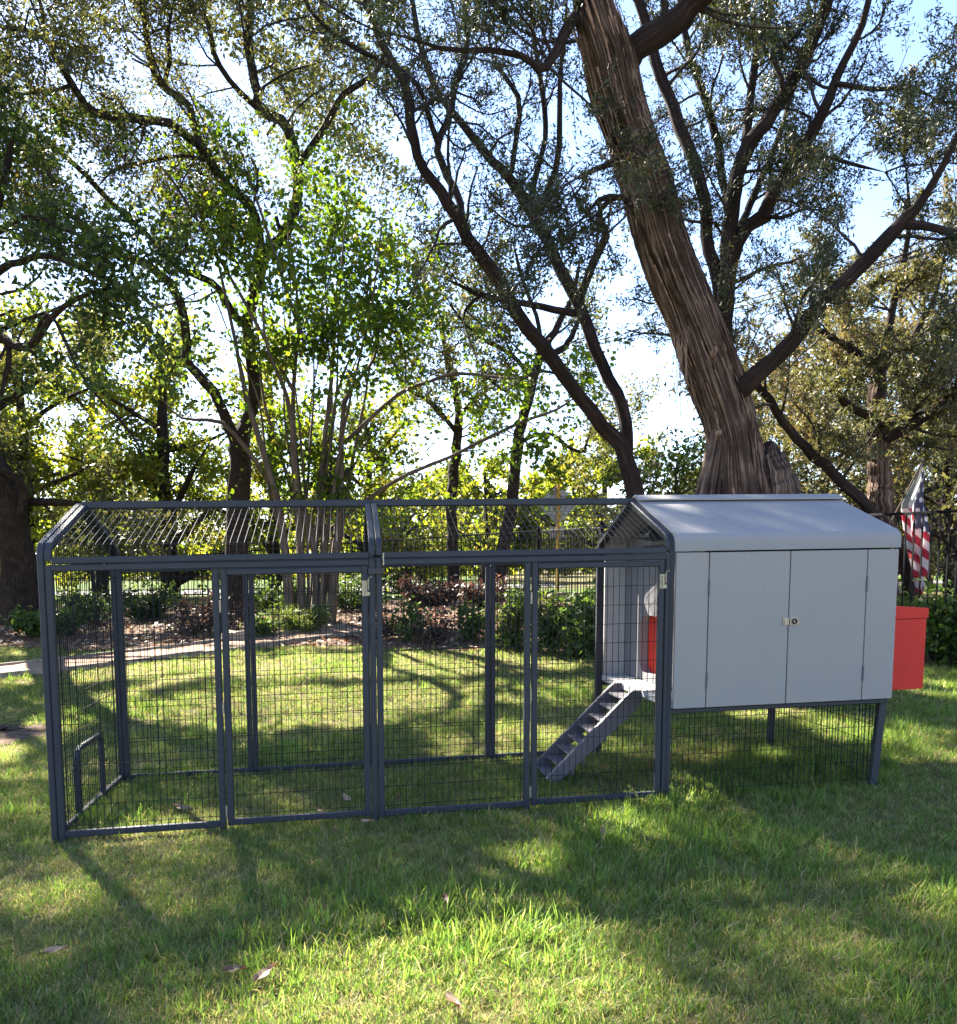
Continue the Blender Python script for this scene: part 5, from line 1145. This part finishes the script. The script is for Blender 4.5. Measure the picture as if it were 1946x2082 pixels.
gl = ng.links; gl.new(gi.outputs[0], iop.inputs['Points']); gl.new(ci.outputs[0], iop.inputs['Instance']); iop.inputs['Pick Instance'].default_value = True
gl.new(named('idx', 'INT'), iop.inputs['Instance Index']); gl.new(named('scl', 'FLOAT'), iop.inputs['Scale'])
er = ng.nodes.new('FunctionNodeEulerToRotation'); gl.new(named('rot', 'FLOAT_VECTOR'), er.inputs[0]); gl.new(er.outputs[0], iop.inputs['Rotation'])
gl.new(iop.outputs[0], go.inputs[0]); gm = grass.modifiers.new('grass', 'NODES'); gm.node_group = ng

# leaf litter in the bed: too many to count
k = 14000; r = np.random.default_rng(41); x = r.uniform(-13, 7, k); y = r.uniform(9.6, 20, k); ok = (y > bed_edge(x) - .2) & (np.abs(x) < .66 * y + .5) & ~in_path(x, y, HW - .1); x, y = x[ok], y[ok]
C = np.stack([x, y, ground_z(x, y) + .03 + r.uniform(0, .02, len(x))], -1); D = unit(np.column_stack([r.normal(size=(len(x), 2)), r.normal(0, .25, len(x))]))
n_ = len(C); S = unit(np.cross(D, np.array([0, 0, 1.]) + r.normal(0, .35, (n_, 3)))); sz = r.uniform(.03, .075, n_)[:, None]
V = np.stack([C - D*sz, C + S*sz*.5 + [0, 0, .006], C + D*sz, C - S*sz*.5 + [0, 0, .006]], 1).reshape(-1, 3)
tag(link('leaf_litter', np_mesh('leaf_litter', V, np.arange(n_*4).reshape(-1, 4), tint=r.random(n_)), M['litter']), 'brown dry leaf litter scattered over the bed', 'leaf litter', kind='stuff')

# single fallen leaves on the lawn
fl = [(115, 1960, .034, 'pale dry leaf lying alone on the grass at lower left', .9), (478, 2000, .034, 'dull mauve-brown leaf at the edge of the sunny patch', .2), (540, 2008, .038, 'orange-tan leaf in the sunny patch beside a darker leaf', .65), (748, 1690, .036, 'pale curled leaf just in front of the middle post', .95),
      (372, 1660, .045, 'greyish leaf on the grass inside the left of the run', .75), (650, 1668, .03, 'small tan leaf against the bottom rail of the first door', .6), (905, 1853, .026, 'small rust-brown leaf at the top of the sunny patch', .35), (1225, 1712, .032, 'tan leaf in the small sunny spot before the second door', .8), (920, 2068, .034, 'brown leaf at the very bottom of the sunny patch', .5), (705, 1640, .036, 'long pale leaf inside the run near the first door', .95)]
for k, (u, v, s_, lab, tn_) in enumerate(fl):
    s_ *= 1.3; p = on_ground(u, v); r = np.random.default_rng(500 + k); a = r.uniform(0, 6.283); V = []; nx, ny = 6, 4
    for i in range(nx + 1):
        f = i / nx; hw_ = s_ * .42 * math.sin(math.pi * min(.98, .04 + f * .94)) ** .8 * (1 + .18 * math.sin(i * 2.2 + k))
        for j in range(ny + 1):
            g = j / ny * 2 - 1; X_ = (f - .5) * 2 * s_; Y_ = g * hw_; V.append((X_ * math.cos(a) - Y_ * math.sin(a), X_ * math.sin(a) + Y_ * math.cos(a), .012 * abs(g) + .35 * s_ * (f - .4) ** 2 + .004 * math.sin(4 * f + g * 2)))
    Q = [(i*(ny+1)+j, (i+1)*(ny+1)+j, (i+1)*(ny+1)+j+1, i*(ny+1)+j+1) for i in range(nx) for j in range(ny)]
    me = np_mesh('fallen_leaf', np.array(V), np.array(Q), tint=np.full(len(Q), tn_), smooth=True); o = link('fallen_leaf', me, M['litter']); o.location = (p[0], p[1], p[2] + .05); o.rotation_euler = (r.normal(0, .18) + .25, r.normal(0, .18), 0)
    tag(o, lab, 'leaf', 'fallen leaves on the lawn')
